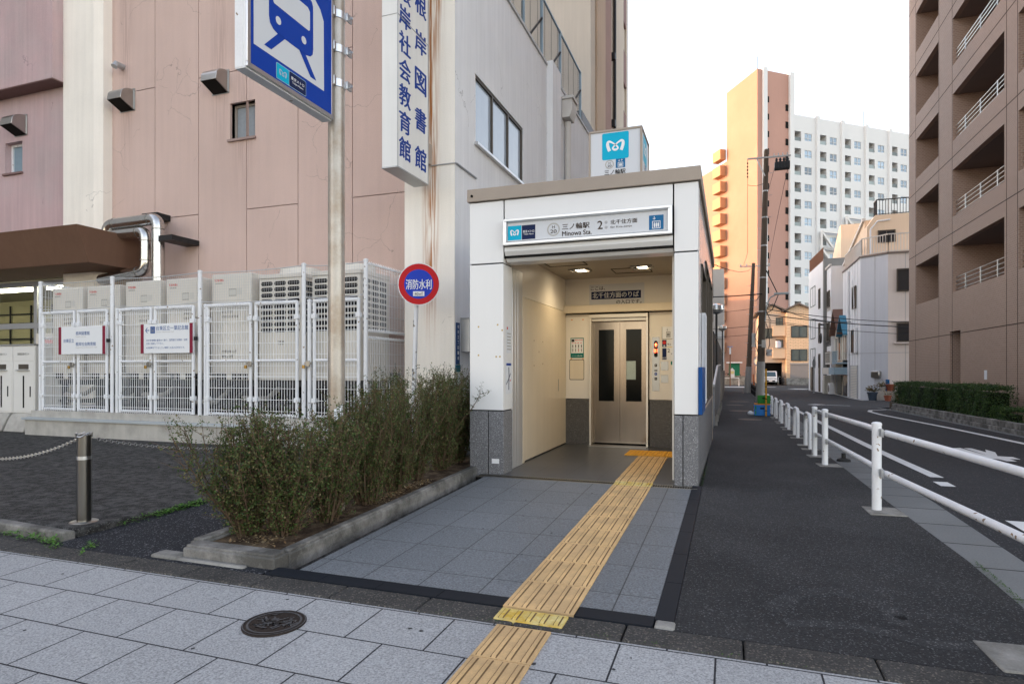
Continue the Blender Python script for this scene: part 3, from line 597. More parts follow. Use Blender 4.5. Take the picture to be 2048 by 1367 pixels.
b = MB(); b.add([(x,y,g(y)+.05) for x, y in ((-3.5,-3.55),(-2.78,-3.55),(-2.78,-1.5),(-3.5,-1.5),(-2.78,1.2),(-3.5,1.2))], [(0,1,2,3),(3,2,4,5)]); b.build('soil', soil_m, PL)
b = MB(); b.box(-3.78,-3.52,-3.76,-3.62,-.14,g(-3.7)+.02); b.box(-3.60,-2.9,-3.76,-3.70,-.14,g(-3.7)+.012); struct(b.build('mortar_patch', concrete, bevel=.02))
def shrub_mesh(seed, h, spread, nstem, nleaf):
    rnd = random.Random(seed); tw = MB(); lf = MB(); tips = []
    def seg(a, c, r0, r1):
        d = (c-a); u = d.orthogonal().normalized(); q = d.normalized().cross(u); n = len(tw.v)
        for p, r in ((a,r0),(c,r1)):
            for k in range(3): t = 2.094*k; tw.v.append(tuple(p+u*r*math.cos(t)+q*r*math.sin(t)))
        for k in range(3): tw.f.append((n+k,n+(k+1)%3,n+3+(k+1)%3,n+3+k)); tw.m.append(0)
    for i in range(nstem):
        a = rnd.uniform(0,6.283); p = Vector((math.cos(a)*rnd.uniform(0,.11), math.sin(a)*rnd.uniform(0,.11), 0)); lean = rnd.uniform(.05,spread)
        d = Vector((math.cos(a)*lean, math.sin(a)*lean, 1)).normalized(); H = h*rnd.choice((rnd.uniform(.5,.85),rnd.uniform(.8,1.0),rnd.uniform(.95,1.12))); n = 5; r = rnd.uniform(.005,.011)
        for j in range(n):
            q = p+d*(H/n); d = (d+Vector((rnd.gauss(0,.14),rnd.gauss(0,.14),.10))).normalized(); seg(p, q, r*(1-j/n*.7), r*(1-(j+1)/n*.7))
            if j >= 0:
                for k in range(5 if j else 3):
                    e = Vector((rnd.gauss(0,.75),rnd.gauss(0,.75),rnd.uniform(.15,1.1))).normalized(); L = rnd.uniform(.10,.26)*(1.05 if j < 3 else .85); s0 = p+(q-p)*rnd.random(); m_ = s0+e*L*.5; e2 = (e+Vector((rnd.gauss(0,.3),rnd.gauss(0,.3),.35))).normalized(); t_ = m_+e2*L*.5
                    seg(s0, m_, .0028, .0020); seg(m_, t_, .0020, .0011); tips.append((s0,m_)); tips.append((m_,t_))
            p = q
        for k in range(2):                                  # bare wispy shoots above the leaves
            e = (d+Vector((rnd.gauss(0,.28),rnd.gauss(0,.28),.5))).normalized(); q = p+e*rnd.uniform(.08,.22); s0 = p-d*rnd.uniform(0,.15); seg(s0, q, .0022, .0009); tips.append((s0.lerp(q,.6),q))
        tips.append((p-d*.12,p))
    for i in range(nleaf):
        a, c = rnd.choice(tips); p = a+(c-a)*rnd.random()+Vector((rnd.gauss(0,.010),rnd.gauss(0,.010),rnd.gauss(0,.008)))
        l = rnd.uniform(.011,.025); e = Vector((rnd.gauss(0,1),rnd.gauss(0,1),rnd.gauss(.3,.8))).normalized(); u = e.orthogonal().normalized(); a_ = rnd.uniform(0,6.28); u = (u*math.cos(a_)+e.cross(u)*math.sin(a_))*l*.30
        n = len(lf.v); lf.v += [tuple(p),tuple(p+e*l*.5+u),tuple(p+e*l),tuple(p+e*l*.5-u)]; lf.f.append((n,n+1,n+2,n+3)); lf.m.append(0)
    return tw, lf
shr = []
for k, (h, sp) in enumerate(((.90,.62),(1.02,.38),(1.14,.34))):
    t_, l_ = shrub_mesh(11+k, h, sp, 44, 19000); tm = t_.build('twigs', bark, smooth=False).data; lm = l_.build('leaves', leaf_hedge, smooth=False).data
    for o in [o for o in COL.objects if o.data in (tm, lm)]: bpy.data.objects.remove(o)
    shr.append((tm, lm))
SP = [(-3.34,-3.22,0,'outermost twiggy shrub leaning over the planter corner towards the forecourt'), (-3.08,-3.10,0,'front twiggy shrub at the street end of the concrete planter'), (-3.0,-2.66,0,'twiggy shrub just in front of the tall sign pole'), (-3.02,-2.0,1,'twiggy shrub just behind the tall sign pole'),
      (-3.08,-1.40,1,'third shrub from the white entrance in the planter row'), (-3.14,-.80,2,'second shrub from the white entrance in the planter row'), (-3.12,-.18,2,'shrub touching the left pier of the white entrance'), (-3.18,.45,2,'rear shrub beside the entrance wall below the address plate'), (-3.4,1.0,2,'hindmost shrub of the row near the round red and blue sign')]
for i, (x, y, k, lab) in enumerate(SP):
    o = thing('shrub', lab, 'shrub', (x,y,g(y)+.05), 'twiggy shrubs in the concrete planter'); o.rotation_euler = (0,0,i*1.9)
    for nm, me in (('twigs',shr[k][0]),('leaves',shr[k][1])): c = bpy.data.objects.new(nm, me); COL.objects.link(c); c.parent = o
# dry leaves and weeds
def weeds(name, spots, label, seed, mat, size=(.012,.03), flat_=False, kind=True):
    rnd = random.Random(seed); lf = MB()
    for x, y, z, rx, ry, n in spots:
        for i in range(n):
            px, py = rnd.gauss(0,.5)*rx, rnd.gauss(0,.5)*ry; p = Vector((x+px, y+py, z+rnd.uniform(.003,.02 if flat_ else .05)*(1-min(1,(px/rx)**2))))
            l = rnd.uniform(*size); e = Vector((rnd.gauss(0,1),rnd.gauss(0,1),rnd.gauss(.2,.2 if flat_ else .5))).normalized(); u = e.cross(Vector((0,0,1))).normalized()*l*.35; k = len(lf.v)
            lf.v += [tuple(p),tuple(p+e*l*.5+u),tuple(p+e*l),tuple(p+e*l*.5-u)]; lf.f.append((k,k+1,k+2,k+3)); lf.m.append(0)
    o = lf.build(name, mat, smooth=False); return tag(o, label, name.replace('_',' '), kind='stuff')
weeds('weeds', [(-5.35-.3*i,-3.72,g(-3.7),.16,.05,90) for i in range(2)]+[(-5.1,-3.72,g(-3.7),.12,.05,120),(-4.86,-3.75,g(-3.75),.10,.06,160),(-4.7,-3.85,-.1,.06,.05,40)]+[(-4.77,-3.2+.12*i,g(-3.2+.12*i),.05,.08,110 if 2 < i < 8 else 25) for i in range(9)]+[(-4.45,-3.72,-.1,.06,.04,50),(-4.3,-3.9,-.1,.03,.03,20)], 'low green weeds growing along the old forecourt kerb', 3, leaf_weed)
weeds('moss', [(1.96,-2.1-.13*i,g(-2.1-.13*i),.025,.07,60) for i in range(6)]+[(.03,.2+.35*i,-.01-.007*i,.03,.16,70) for i in range(5)]+[(-1.2+.3*i,-4.015,-.10,.12,.012,12) for i in range(7)], 'green moss in the kerb joint and at the granite wall foot', 4, leafmat('moss_leaf',[(.03,.07,.015),(.06,.12,.02)]), (.006,.014), True)
weeds('dry_leaves', [(-2.95,-2.0+.1*i,g(-2+.1*i)+.05,.10,.12,40) for i in range(12)]+[(-3.1,-3.3,g(-3.3)+.05,.25,.15,130)], 'dry brown leaves littering the planter soil under the shrubs', 5, leafmat('dry_leaf',[(.16,.09,.04),(.28,.19,.09),(.36,.28,.17)]), (.015,.035), True)
# ------------------------------------------------------------------ library building
LB = thing('library_building', 'large pink rendered library building with cream pillars, white side wall and tall beige tower', 'building', (-10,3.2,0))
b = MB(); b.wall((-13.3,3.26,0),(1,0,0),(0,0,1),8.3,13.5,[(3.53,4.20,6.23,7.01)],.1)
b.build('groove_backing', groove_m, LB)
def rsub(rs, h):                                        # cut a hole out of rectangles (x0,x1,z0,z1)
    out = []
    for x0,x1,z0,z1 in rs:
        if h[1] <= x0 or h[0] >= x1 or h[3] <= z0 or h[2] >= z1: out.append((x0,x1,z0,z1)); continue
        if h[0] > x0: out.append((x0,h[0],z0,z1))
        if h[1] < x1: out.append((h[1],x1,z0,z1))
        a, c = max(x0,h[0]), min(x1,h[1])
        if h[2] > z0: out.append((a,c,z0,h[2]))
        if h[3] < z1: out.append((a,c,h[3],z1))
    return out
XJ = [-13.3,-11.918,-10.644,-9.327,-8.005,-6.701,-5.0]; win2 = (-9.77,-9.10,6.23,7.01)
b = MB()
for i in range(6):
    zs = [0,1.6,7.69,13.5] if i % 2 == 0 else [0,4.71,10.7,13.5]
    for z0, z1 in zip(zs, zs[1:]):
        for r in rsub([(XJ[i]+.008,XJ[i+1]-.008,z0+.008,z1-.008)], (win2[0]-.0,win2[1],win2[2],win2[3])):
            b.poly([(r[0],3.2,r[2]),(r[1],3.2,r[2]),(r[1],3.2,r[3]),(r[0],3.2,r[3])])
        X0, X1, Z0, Z1 = XJ[i]+.008,XJ[i+1]-.008,z0+.008,z1-.008
        for p, q in (((X0,Z0),(X0,Z1)),((X1,Z1),(X1,Z0)),((X0,Z1),(X1,Z1)),((X1,Z0),(X0,Z0))): b.poly([(p[0],3.2,p[1]),(q[0],3.2,q[1]),(q[0],3.262,q[1]),(p[0],3.262,p[1])])
a, c, d, e = win2
for p, q in (((a,d),(c,d)),((c,d),(c,e)),((c,e),(a,e)),((a,e),(a,d))): b.poly([(p[0],3.2,p[1]),(q[0],3.2,q[1]),(q[0],3.42,q[1]),(p[0],3.42,p[1])])
b.build('panel_wall', pink_m, LB, smooth=False)
def small_window(x0, x1, z0, z1, y, fm):
    b = MB()
    for r in ((x0,x1,z0,z0+.05),(x0,x1,z1-.05,z1),(x0,x0+.05,z0+.05,z1-.05),(x1-.05,x1,z0+.05,z1-.05)): b.box(r[0],r[1],y+.14,y+.2,r[2],r[3])
    o = b.build('window', fm, LB); q = MB(); q.box(x0+.05,x1-.05,y+.17,y+.18,z0+.05,z1-.05); q.build('pane', frost, o)
    q = MB(); q.box(x0-.04,x1+.03,y-.05,y+.14,z0-.05,z0-.003); q.build('sill', M('sill_render', (.34,.25,.225), .8), o)
small_window(*win2, 3.2, M('window_taupe', (.36,.32,.28), .5))
# section left of the white pillar: recessed mauve wall with small window, overhanging upper wall
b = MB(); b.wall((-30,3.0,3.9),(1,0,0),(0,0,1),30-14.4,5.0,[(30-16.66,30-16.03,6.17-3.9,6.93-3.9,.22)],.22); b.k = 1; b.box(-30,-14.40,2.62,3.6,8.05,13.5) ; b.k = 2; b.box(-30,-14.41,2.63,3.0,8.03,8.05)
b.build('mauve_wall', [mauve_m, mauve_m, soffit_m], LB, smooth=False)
x0,x1,z0,z1 = -16.66,-16.03,6.17,6.93
b = MB()
for r in ((x0,x1,z0,z0+.06),(x0,x1,z1-.06,z1),(x0,x0+.06,z0+.06,z1-.06),(x1-.06,x1,z0+.06,z1-.06)): b.box(r[0],r[1],3.14,3.2,r[2],r[3])
o = b.build('window', white_paint, LB); q = MB(); q.box(x0+.06,x1-.06,3.17,3.18,z0+.06,z1-.06); q.build('pane', M('blue_frost', (.22,.30,.36), .25, 0, .1, 10), o); q = MB(); q.box(x0-.05,x1+.03,2.95,3.13,z0-.05,z0-.003); q.build('sill', soffit_m, o)
# cream pillars
b = MB(); b.prism([(-14.40,2.86),(-13.40,2.86),(-13.25,2.98),(-13.25,3.3),(-14.40,3.3)], 'z', 0, 13.5); b.build('pillar', cream_m, LB, .01)
rust = M('rusty_cream_render', (.87,.82,.74), .8, 0, .07, 1, .05, 60, streak=.07, bump=.35, bs=50, cracks=.5)
def add_rust(m, x0, x1, z0, z1, col_=(.36,.13,.03,1), amt=1.0):                        # rust run below the sign bracket
    N = m.node_tree.nodes; Lk = m.node_tree.links.new; bs = N['Principled BSDF']; src = bs.inputs['Base Color'].links[0].from_socket
    geo = [n for n in N if n.type == 'NEW_GEOMETRY'][0]; sx = N.new('ShaderNodeSeparateXYZ'); Lk(geo.outputs['Position'], sx.inputs[0])
    def mr(v, a, c):
        n = N.new('ShaderNodeMapRange'); n.interpolation_type = 'SMOOTHSTEP'; n.inputs[1].default_value = a; n.inputs[2].default_value = c; Lk(v, n.inputs[0]); return n.outputs[0]
    def mul(a, c):
        n = N.new('ShaderNodeMath'); n.operation = 'MULTIPLY'; Lk(a, n.inputs[0])
        if isinstance(c, float): n.inputs[1].default_value = c
        else: Lk(c, n.inputs[1])
        return n.outputs[0]
    w_ = (x1-x0)/2; cx = (x0+x1)/2
    f = mul(mr(sx.outputs[0], x0, cx), mr(sx.outputs[0], x1, cx)); f = mul(f, mr(sx.outputs[2], z0, z1))
    vm = N.new('ShaderNodeVectorMath'); vm.operation = 'MULTIPLY'; vm.inputs[1].default_value = (26,26,.9); Lk(geo.outputs['Position'], vm.inputs[0])
    nz = N.new('ShaderNodeTexNoise'); nz.inputs['Scale'].default_value = 1; nz.inputs['Detail'].default_value = 5; Lk(vm.outputs[0], nz.inputs['Vector'])
    f = mul(mul(f, mr(nz.outputs['Fac'], .36, .62)), amt)
    mx = N.new('ShaderNodeMix'); mx.data_type = 'RGBA'; Lk(f, mx.inputs[0]); Lk(src, mx.inputs[6]); mx.inputs[7].default_value = col_; Lk(mx.outputs[2], bs.inputs['Base Color'])
add_rust(rust, -4.78, -4.34, 1.4, 3.4, (.40,.14,.025,1), 1.0); add_rust(rust, -4.60, -4.26, 6.2, 8.2, (.40,.15,.03,1), 1.0)
for a_, c_, d_, e_ in ((-9.85,-9.0,4.4,6.2),(-13.1,-12.5,5.2,7.2),(-10.4,-9.7,5.4,7.2)): add_rust(pink_m, a_, c_, d_, e_, (.27,.17,.145,1), .32)
add_rust(mauve_m, -15.6, -14.9, 8.6, 12, (.22,.12,.11,1), .6)
b = MB(); b.box(-5.08,-4.106,2.385,3.3,0,9.1); b.build('pillar', rust, LB, .008)
# white side wall along the street with its window, corner pilaster and downpipe
b = MB(); SY = 2.386; Wd = 16.0-SY
b.wall((-4.10,SY,-.3),(0,1,0),(0,0,1),Wd,9.40,[(3.26-SY,6.06-SY,5.80,7.08,.10),(10.2-SY,11.2-SY,5.3,6.2,.10)],.10)
b.build('side_wall', side_m, LB, smooth=False)
b = MB(); b.box(-4.3,-4.06,SY,16,9.103,9.16); b.box(-4.2,-4.06,7.9,8.95,8.55,9.28) if False else None; b.build('parapet_cap', M('cap_grey', (.55,.55,.55), .6), LB)
b = MB(); b.box(-4.099,-3.93,7.95,8.75,-.2,9.22); b.build('pilaster', side_m, LB, .008)
def strip_window(y0, y1, z0, z1, nb):
    b = MB(); X_ = -4.185
    for r in ((y0,y1,z0,z0+.05),(y0,y1,z1-.05,z1)): b.box(X_,-4.12,r[0],r[1],r[2],r[3])
    for i in range(nb+1): y = y0+(y1-y0-.05)*i/nb; b.box(X_+.002,-4.118,y,y+.05,z0+.05,z1-.05)
    o = b.build('window', brown_frame, LB); q = MB(); q.box(-4.17,-4.16,y0,y1,z0,z1); q.build('pane', pane_sky, o)
    q = MB(); q.box(-4.16,-4.02,y0-.04,y1+.04,z0-.05,z0-.003); q.build('sill', alum, o)
strip_window(3.26,6.06,5.50,6.78,3); strip_window(10.2,11.2,5.0,5.9,1)
b = MB(); b.box(-4.098,-4.09,2.39,3.3,4.83,4.85); b.tube([(-4.07,2.39,4.84),(-4.07,3.28,4.84)],.012,6); b.tube([(-4.55,2.37,4.84),(-4.07,2.37,4.84)],.010,6); b.build('conduit', galv, LB)
b = MB(); b.tube([(-3.98,9.7,0),(-3.98,9.7,8.3)],.085,10); b.tube([(-3.98,9.95,0),(-3.98,9.95,8.9)],.03,6); b.k = 0
b.prism([(-4.09,8.35),(-3.87,8.35),(-3.80,8.55),(-3.80,8.85),(-4.09,8.85)], 'y', 9.45, 9.95); b.box(-4.09,-3.76,9.41,9.99,8.85,8.93)
b.build('downpipe', M('downpipe_grey', (.60,.58,.55), .6, 0, .1, 2), LB, .006)
b = MB(); b.box(-70,-37,-40,12,-1,34); tag(b.build('left_sun_block', M('blocker_grey', (.4,.39,.38), .8)), 'plain grey block added out of view on the left to block the sun', 'building')  # unseen block added on the left to keep the sun off the scene
b = MB(); b.box(-12,-4.3,3.5,16,8.7,8.75); b.box(-30,-13.3,6.6,16,0,13.4); b.box(-30,-13.3,3.7,6.6,3.72,13.4); b.box(-13.3,-4.35,3.45,16,-.1,8.6); b.box(-13.3,-5.05,3.41,3.45,0,13.5); b.box(-5.2,-5.0,3.3,8,9.0,13.5) if False else None
b.build('core', M('core_render', (.5,.46,.42), .9), LB)
# tower
tw_a = M('tower_beige', (.60,.54,.46), .85, 0, .08, .5, streak=.08, cracks=.3); tw_b = M('tower_tan', (.52,.40,.30), .85, 0, .1, .5, streak=.1); tw_p = M('tower_pink', (.36,.24,.21), .85, 0, .16, .8, .1, 40, streak=.12)
b = MB(); b.box(-20,-4.70,16.0,24.6,0,36); b.k = 1; b.box(-4.698,-4.62,16.9,18.6,7,36); b.k = 2; b.box(-4.698,-4.64,18.6,20.1,7,36); b.k = 0; b.box(-4.698,-4.58,20.7,23.0,7,36); b.box(-4.698,-4.62,24.1,24.6,0,36)
b.build('tower', [tw_a, tw_b, tw_p], LB, smooth=False)
b = MB(); b.tube([(-4.55,20.4,5),(-4.55,20.4,36)],.07,8)
for z in range(6,36,3): b.box(-4.7,-4.5,20.2,20.4,z+.2,z+.5)
b.build('downpipe', dark_metal, LB)
b = MB()
for z in (9.5,12.5,15.5,18.5,21.5): b.box(-4.698,-4.6,23.1,24.0,z,z+1.6)
b.build('stair_opening', M('opening_mauve', (.25,.16,.15), .8), LB)
b = MB(); b.box(-4.7,-4.2,12.4,15.9,9.17,9.75); b.build('roof_upstand', dark_metal, LB)
for nm, X0, X1, Y0, Y1, H in (('rear_sun_block',-40,-15.5,24.6,62,16),):  # unseen block behind the tower, added to keep sun off the street
    b = MB(); b.box(X0,X1,Y0,Y1,-1,H); b.build(nm, tw_a, LB, smooth=False)
# brown canopy over the library entrance
b = MB(); b.add([(-30,1.60,4.27),(-12.16,1.60,4.27),(-12.2,3.2,4.27),(-30,3.2,4.27),(-30,1.92,3.55),(-12.26,1.92,3.55),(-12.26,3.2,3.55),(-30,3.2,3.55)], [(0,1,2,3),(7,6,5,4),(0,4,5,1),(1,5,6,2),(3,7,4,0)]); b.build('canopy', canopy_m, LB, .01)
# glazed entrance under the canopy
b = MB()
for z0, z1 in ((2.33,2.47),(3.38,3.5),(-.05,.05)): b.box(-24,-13.42,3.16,3.24,z0,z1)
for x in (-24,-22.3,-20.6,-19.0,-17.4,-15.86,-14.5): b.box(x,x+.12,3.15,3.25,.05,2.33); b.box(x,x+.12,3.15,3.25,2.47,3.38)
dr = b.build('entrance_door', alum, LB, .004); q = MB(); q.box(-24,-13.42,3.195,3.205,.05,3.38)
gl = bpy.data.materials.new('door_glass'); gl.use_nodes = True; n_ = gl.node_tree.nodes['Principled BSDF']; n_.inputs['Base Color'].default_value = (.75,.8,.78,1); n_.inputs['Transmission Weight'].default_value = 1; n_.inputs['Roughness'].default_value = 0; n_.inputs['IOR'].default_value = 1.05
q.build('glass', gl, dr)
q = MB(); q.box(-15.7,-15.0,3.10,3.14,.3,2.2); q.k = 1; q.box(-15.6,-15.1,3.095,3.1,1.95,2.1); q.k = 2; q.box(-15.6,-15.1,3.095,3.1,1.6,1.9); q.k = 3; q.box(-15.6,-15.1,3.095,3.1,1.2,1.55); q.build('poster', [ivory_wall, flat('pink_paper',(.7,.3,.3)), flat('buff_paper',(.75,.7,.5)), flat('yellow_paper',(.7,.5,.05))], dr)
b = MB(); b.wall((-24,6.4,0),(1,0,0),(0,0,1),10.6,3.6); b.k = 1; b.box(-24,-13.42,3.3,6.4,-.02,.0); b.box(-24,-13.42,3.3,6.4,3.55,3.6)
b.k = 2
for x in range(-23,-14): b.box(x,x+.05,6.33,6.36,.1,3.4)
for z in (.8,1.3,1.8,2.3,2.8,3.1): b.box(-24,-13.5,6.33,6.36,z,z+.04)
b.k = 3
for x in (-23,-21,-19,-17,-15.3): b.box(x,x+1.3,4.2,4.32,3.47,3.54)
b.build('lobby', [M('lobby_wall', (.40,.36,.22), .7), M('lobby_floor', (.3,.27,.2), .5), dark_metal, flat('lobby_lamp', (1,.93,.72), emit=5)], LB)
b = MB(); b.box(-13.42,-12.3,3.15,3.25,2.0,4.2); b.build('beige_pier', M('pier_beige', (.40,.31,.23), .85, 0, .1, 2), LB)
# roof mesh fence
RF = thing('roof_fence', 'blue grey mesh fence standing on the roof of the white side wall', 'fence', (-4.25,8,9.16))
b = MB()
ys = [3.0,4.8,6.4,7.9,9.7,12.2]; rb = M('fence_blue_grey', (.25,.33,.39), .5, .2, .08, 4)
for i, y in enumerate(ys):
    q = MB(); q.box(-4.25,-4.18,y-.035,y+.035,9.16,10.9); q.build('post', rb, RF)
    if i: q = MB(); q.bar((-4.2,y-.02,10.3),(-4.5,y-.9,9.17),.045); q.build('brace', dark_metal, RF)
q = MB(); q.bar((-4.215,2.4,10.88),(-4.215,12.2,10.88),.05); q.build('top_rail', rb, RF)
q = MB(); z = 9.2
while z < 10.86: q.box(-4.220,-4.212,2.4,12.2,z,z+.008); z += .06
for y in [2.6+.62*i for i in range(16)]: q.box(-4.222,-4.210,y,y+.014,9.17,10.86)
q.build('mesh_panel', M('mesh_grey', (.16,.155,.15), .5, .2), RF, smooth=False)
# vent hoods
def hood(x, z, y, label, w=.52):
    t = thing('vent_hood', label, 'vent', (x,y,z), 'stainless vent hoods on the pink wall')
    b = MB(); pr = [(y,z+.36)]+[(y-.33*math.sin(R(a)), z+.17+.19*math.cos(R(a))) for a in (20,40,60,80,90)]+[(y-.35,z+.05),(y,z-.10)]
    b.prism(pr, 'x', x-w/2, x+w/2); b.build('hood', steel, t, .006)
    b = MB(); b.poly([(x-w/2+.02,y-.345,z+.043),(x+w/2-.02,y-.345,z+.043),(x+w/2-.02,y-.01,z-.106),(x-w/2+.02,y-.01,z-.106)]); b.build('opening', joint_m, t)
    b = MB(); b.box(x-w/2-.025,x+w/2+.025,y-.012,y+.01,z-.12,z+.39); b.build('flange', steel, t)
hood(-12.76,7.37,3.2,'stainless vent hood tucked beside the white pillar',.42); hood(-10.02,7.36,3.2,'stainless vent hood above the taupe framed window on pink wall',.42); hood(-16.08,7.16,3.0,'stainless vent hood on the mauve wall left of the white pillar',.42)
b = MB(); b.tube([(-12.9,3.2,8.30),(-12.9,3.02,8.30),(-12.9,2.98,8.22)],.07,10); tag(b.build('pipe_stub', galv), 'small round pipe stub poking out of the pink wall', 'pipe')
# foil ducts coming down behind the units
def duct(path, r, label):
    t = thing('duct', label, 'duct', path[0]); P = [Vector(p) for p in path]; pts = [P[0]]
    for i in range(1,len(P)-1):
        a, c = (P[i-1]-P[i]).normalized(), (P[i+1]-P[i]).normalized(); rr = r*1.5
        for k in range(7): t_ = k/6; pts.append((P[i]+a*rr)*(1-t_)**2+P[i]*2*t_*(1-t_)+(P[i]+c*rr)*t_**2)
    pts.append(P[-1]); b = MB(); b.tube(pts, r, 18); b.build('pipe', duct_m, t)
    b = MB()
    for i in range(1, len(P)-1):
        for q in (P[i-1],P[i+1]):
            d = (q-P[i]).normalized(); b.tube([P[i]+d*r*1.7, P[i]+d*(r*1.7+.03)], r*1.04, 18)
    b.build('collar', steel_dk, t)
    return t
duct([(-12.62,2.6,4.1),(-12.60,2.6,4.50),(-11.12,2.6,4.52),(-11.12,2.6,2.2)], .125, 'taller foil clad duct bending down in front of the pink wall')
duct([(-12.5,2.6,4.27),(-11.48,2.6,4.28),(-11.48,2.6,3.44),(-12.8,2.6,3.30)], .115, 'lower foil clad duct looping under the brown canopy edge')
b = MB(); b.box(-11.9,-11.45,2.85,3.2,4.62,4.75); tag(b.build('duct_bracket', dark_metal), 'dark steel bracket above the bend of the taller foil duct', 'bracket')
b = MB(); b.box(-11.0,-10.62,2.5,3.2,4.02,4.13); tag(b.build('duct_bracket', dark_metal), 'dark steel bracket jutting from the pink wall right of the ducts', 'bracket')

# ------------------------------------------------------------------ plant enclosure: plinth, fence, units
pt = MB(); pt.k = 0; pt.box(-13.42,-5.25,1.42,3.2,-.1,.285); pt.box(-13.36,-5.30,1.50,3.2,.335,.47); pt.k = 2; pt.box(-13.2,-5.5,1.75,2.95,.471,.475); pt.k = 1; pt.box(-13.46,-5.22,1.37,3.2,.286,.334)
tag(pt.build('plinth', [concrete_lt, M('flashing', (.55,.60,.64), .4, .5, .06, 3), M('plinth_shade', (.035,.034,.033), .9, 0, .3, 4)], bevel=.01), 'stained concrete plinth with metal flashing under the white mesh fence', 'plinth')  # third material: shade under the units painted dark on the plinth top
FE = thing('equipment_fence', 'white wire mesh enclosure with double gates around the air conditioning units', 'fence', (-9.3,1.6,.47))
zb, zg, zt = .47, 2.5, 3.13
def post(x, y, z1=zt, w=.075):
    q = MB(); q.tube([(x,y,zb),(x,y,z1)], w/2, 10); q.lathe((x,y,z1), [(w/2+.006,-.02),(w/2+.006,.01),(.01,.025)], 10); q.build('post', white_paint, FE)
for x in (-13.22,-11.16,-8.92,-6.60,-5.36): post(x,1.6)
for x in (-11.02,-9.02+.24-.0,-6.48): post(x,1.6,zg)
post(-5.36,3.05); post(-13.22,3.05)
def wires(q, x0, x1, z0, z1, y, px=.055, pz=.2, r=.0038):
    n = max(2,int((x1-x0)/px))
    for i in range(n+1): x = x0+(x1-x0)*i/n; q.box(x-r,x+r,y-r,y+r,z0,z1)
    z = z0+.06
    while z < z1: q.box(x0,x1,y-r-.004,y-r+.002,z-r*1.1,z+r*1.1); z += pz
    for z in (z0+.35*(z1-z0), z0+.36*(z1-z0)+.03): q.box(x0,x1,y-r-.004,y-r+.002,z-r,z+r)
def leaf(x0, x1, hb):
    q = MB(); y = 1.57
    for x in (x0,x1): q.tube([(x,y,zb+.01),(x,y,zg)], .030, 8)
    for z in (zb+.04,hb): q.tube([(x0,y,z),(x1,y,z)], .024, 8)
    q.tube([(x0,y,zg-.02),(x1,y,zg-.02)], .034, 8)
    i = x0+.03
    while i < x1-.03: q.bar((i,y-.03,zg-.05),(i+.03,y-.03,zg+.012),.009); q.bar((i,y-.03,zb+.0),(i+.02,y-.03,zb+.07),.009); i += .055
    o = q.build('gate', white_paint, FE); m = MB(); wires(m, x0+.03, x1-.03, zb+.05, zg-.05, y); m.build('wire_mesh', white_wire, o, smooth=False)
    for z in (.78,2.22):
        for x in (x0,x1): h = MB(); h.box(x-.045,x+.045,y-.04,y+.04,z-.04,z+.04); h.build('hinge', white_paint, o, .01)
for x0, x1 in ((-13.10,-12.18),(-12.06,-11.27),(-10.90,-10.10),(-9.99,-9.05),(-8.70,-7.72),(-7.60,-6.72),(-6.36,-5.48)): leaf(x0, x1, 1.47)
n_ = MB()
for x0, x1 in ((-13.2,-11.18),(-11.14,-8.94),(-8.9,-6.62),(-6.58,-5.38)):
    for z in (zg+.06,zt-.02): n_.tube([(x0+(x1-x0)*i/8,1.6,z-.035*math.sin(math.pi*i/8)) for i in range(9)], .008, 5)
    x = x0
    while x < x1: n_.box(x-.0011,x+.0011,1.598,1.602,zg+.05,zt-.03); x += .05
    z = zg+.08
    while z < zt-.03: n_.box(x0,x1,1.598,1.602,z-.0011,z+.0011); z += .05
n_.build('netting', M('net_grey', (.52,.53,.54), .5, .3), FE, smooth=False)
for (xx, ys0, ys1) in ((-5.36,1.64,3.02),(-13.22,1.64,3.02)):
    for z0, z1 in ((zb+.03,1.86),(1.95,zt-.03)):
        q = MB(); r = .0034; y = ys0
        while y < ys1: q.box(xx-r,xx+r,y-r,y+r,z0,z1); y += .055
        z = z0+.08
        while z < z1: q.box(xx-r+.006,xx+r+.006,ys0,ys1,z-r,z+r); z += .2
        for z in (z0+.015,z1-.015):
            q.tube([(xx,ys0,z),(xx,ys1,z)],.020,8); y = ys0
            while y < ys1-.03: q.bar((xx+.028,y,z-.03),(xx+.028,y+.03,z+.03),.008); y += .055
        q.build('side_mesh', white_wire, FE, smooth=False)
for x, y in ((-12.13,1.53),(-10.05,1.53),(-7.66,1.53),(-6.42,1.53)):
    q = MB(); q.box(x-.10,x+.04,y-.03,y,1.40,1.44); q.box(x-.05,x+.03,y-.05,y-.03,1.36,1.46); q.k = 1; q.box(x-.13,x-.08,y-.05,y-.02,1.33,1.39); q.build('latch', [steel_dk, flat('brass', (.45,.28,.08), .4, metal=.8)], FE, .006)
um = MB(); um.lathe((-5.78,1.50,1.05), [(.006,0),(.012,.1),(.030,.45),(.038,.62),(.012,.74)], 10); um.tube([(-5.78,1.5,1.79),(-5.78,1.5,1.95),(-5.80,1.5,2.0),(-5.83,1.5,1.98)], .009, 6); tag(um.build('umbrella', M('clear_vinyl', (.62,.64,.66), .25, 0, .1, 20)), 'folded clear umbrella hanging on the white mesh gate', 'umbrella')
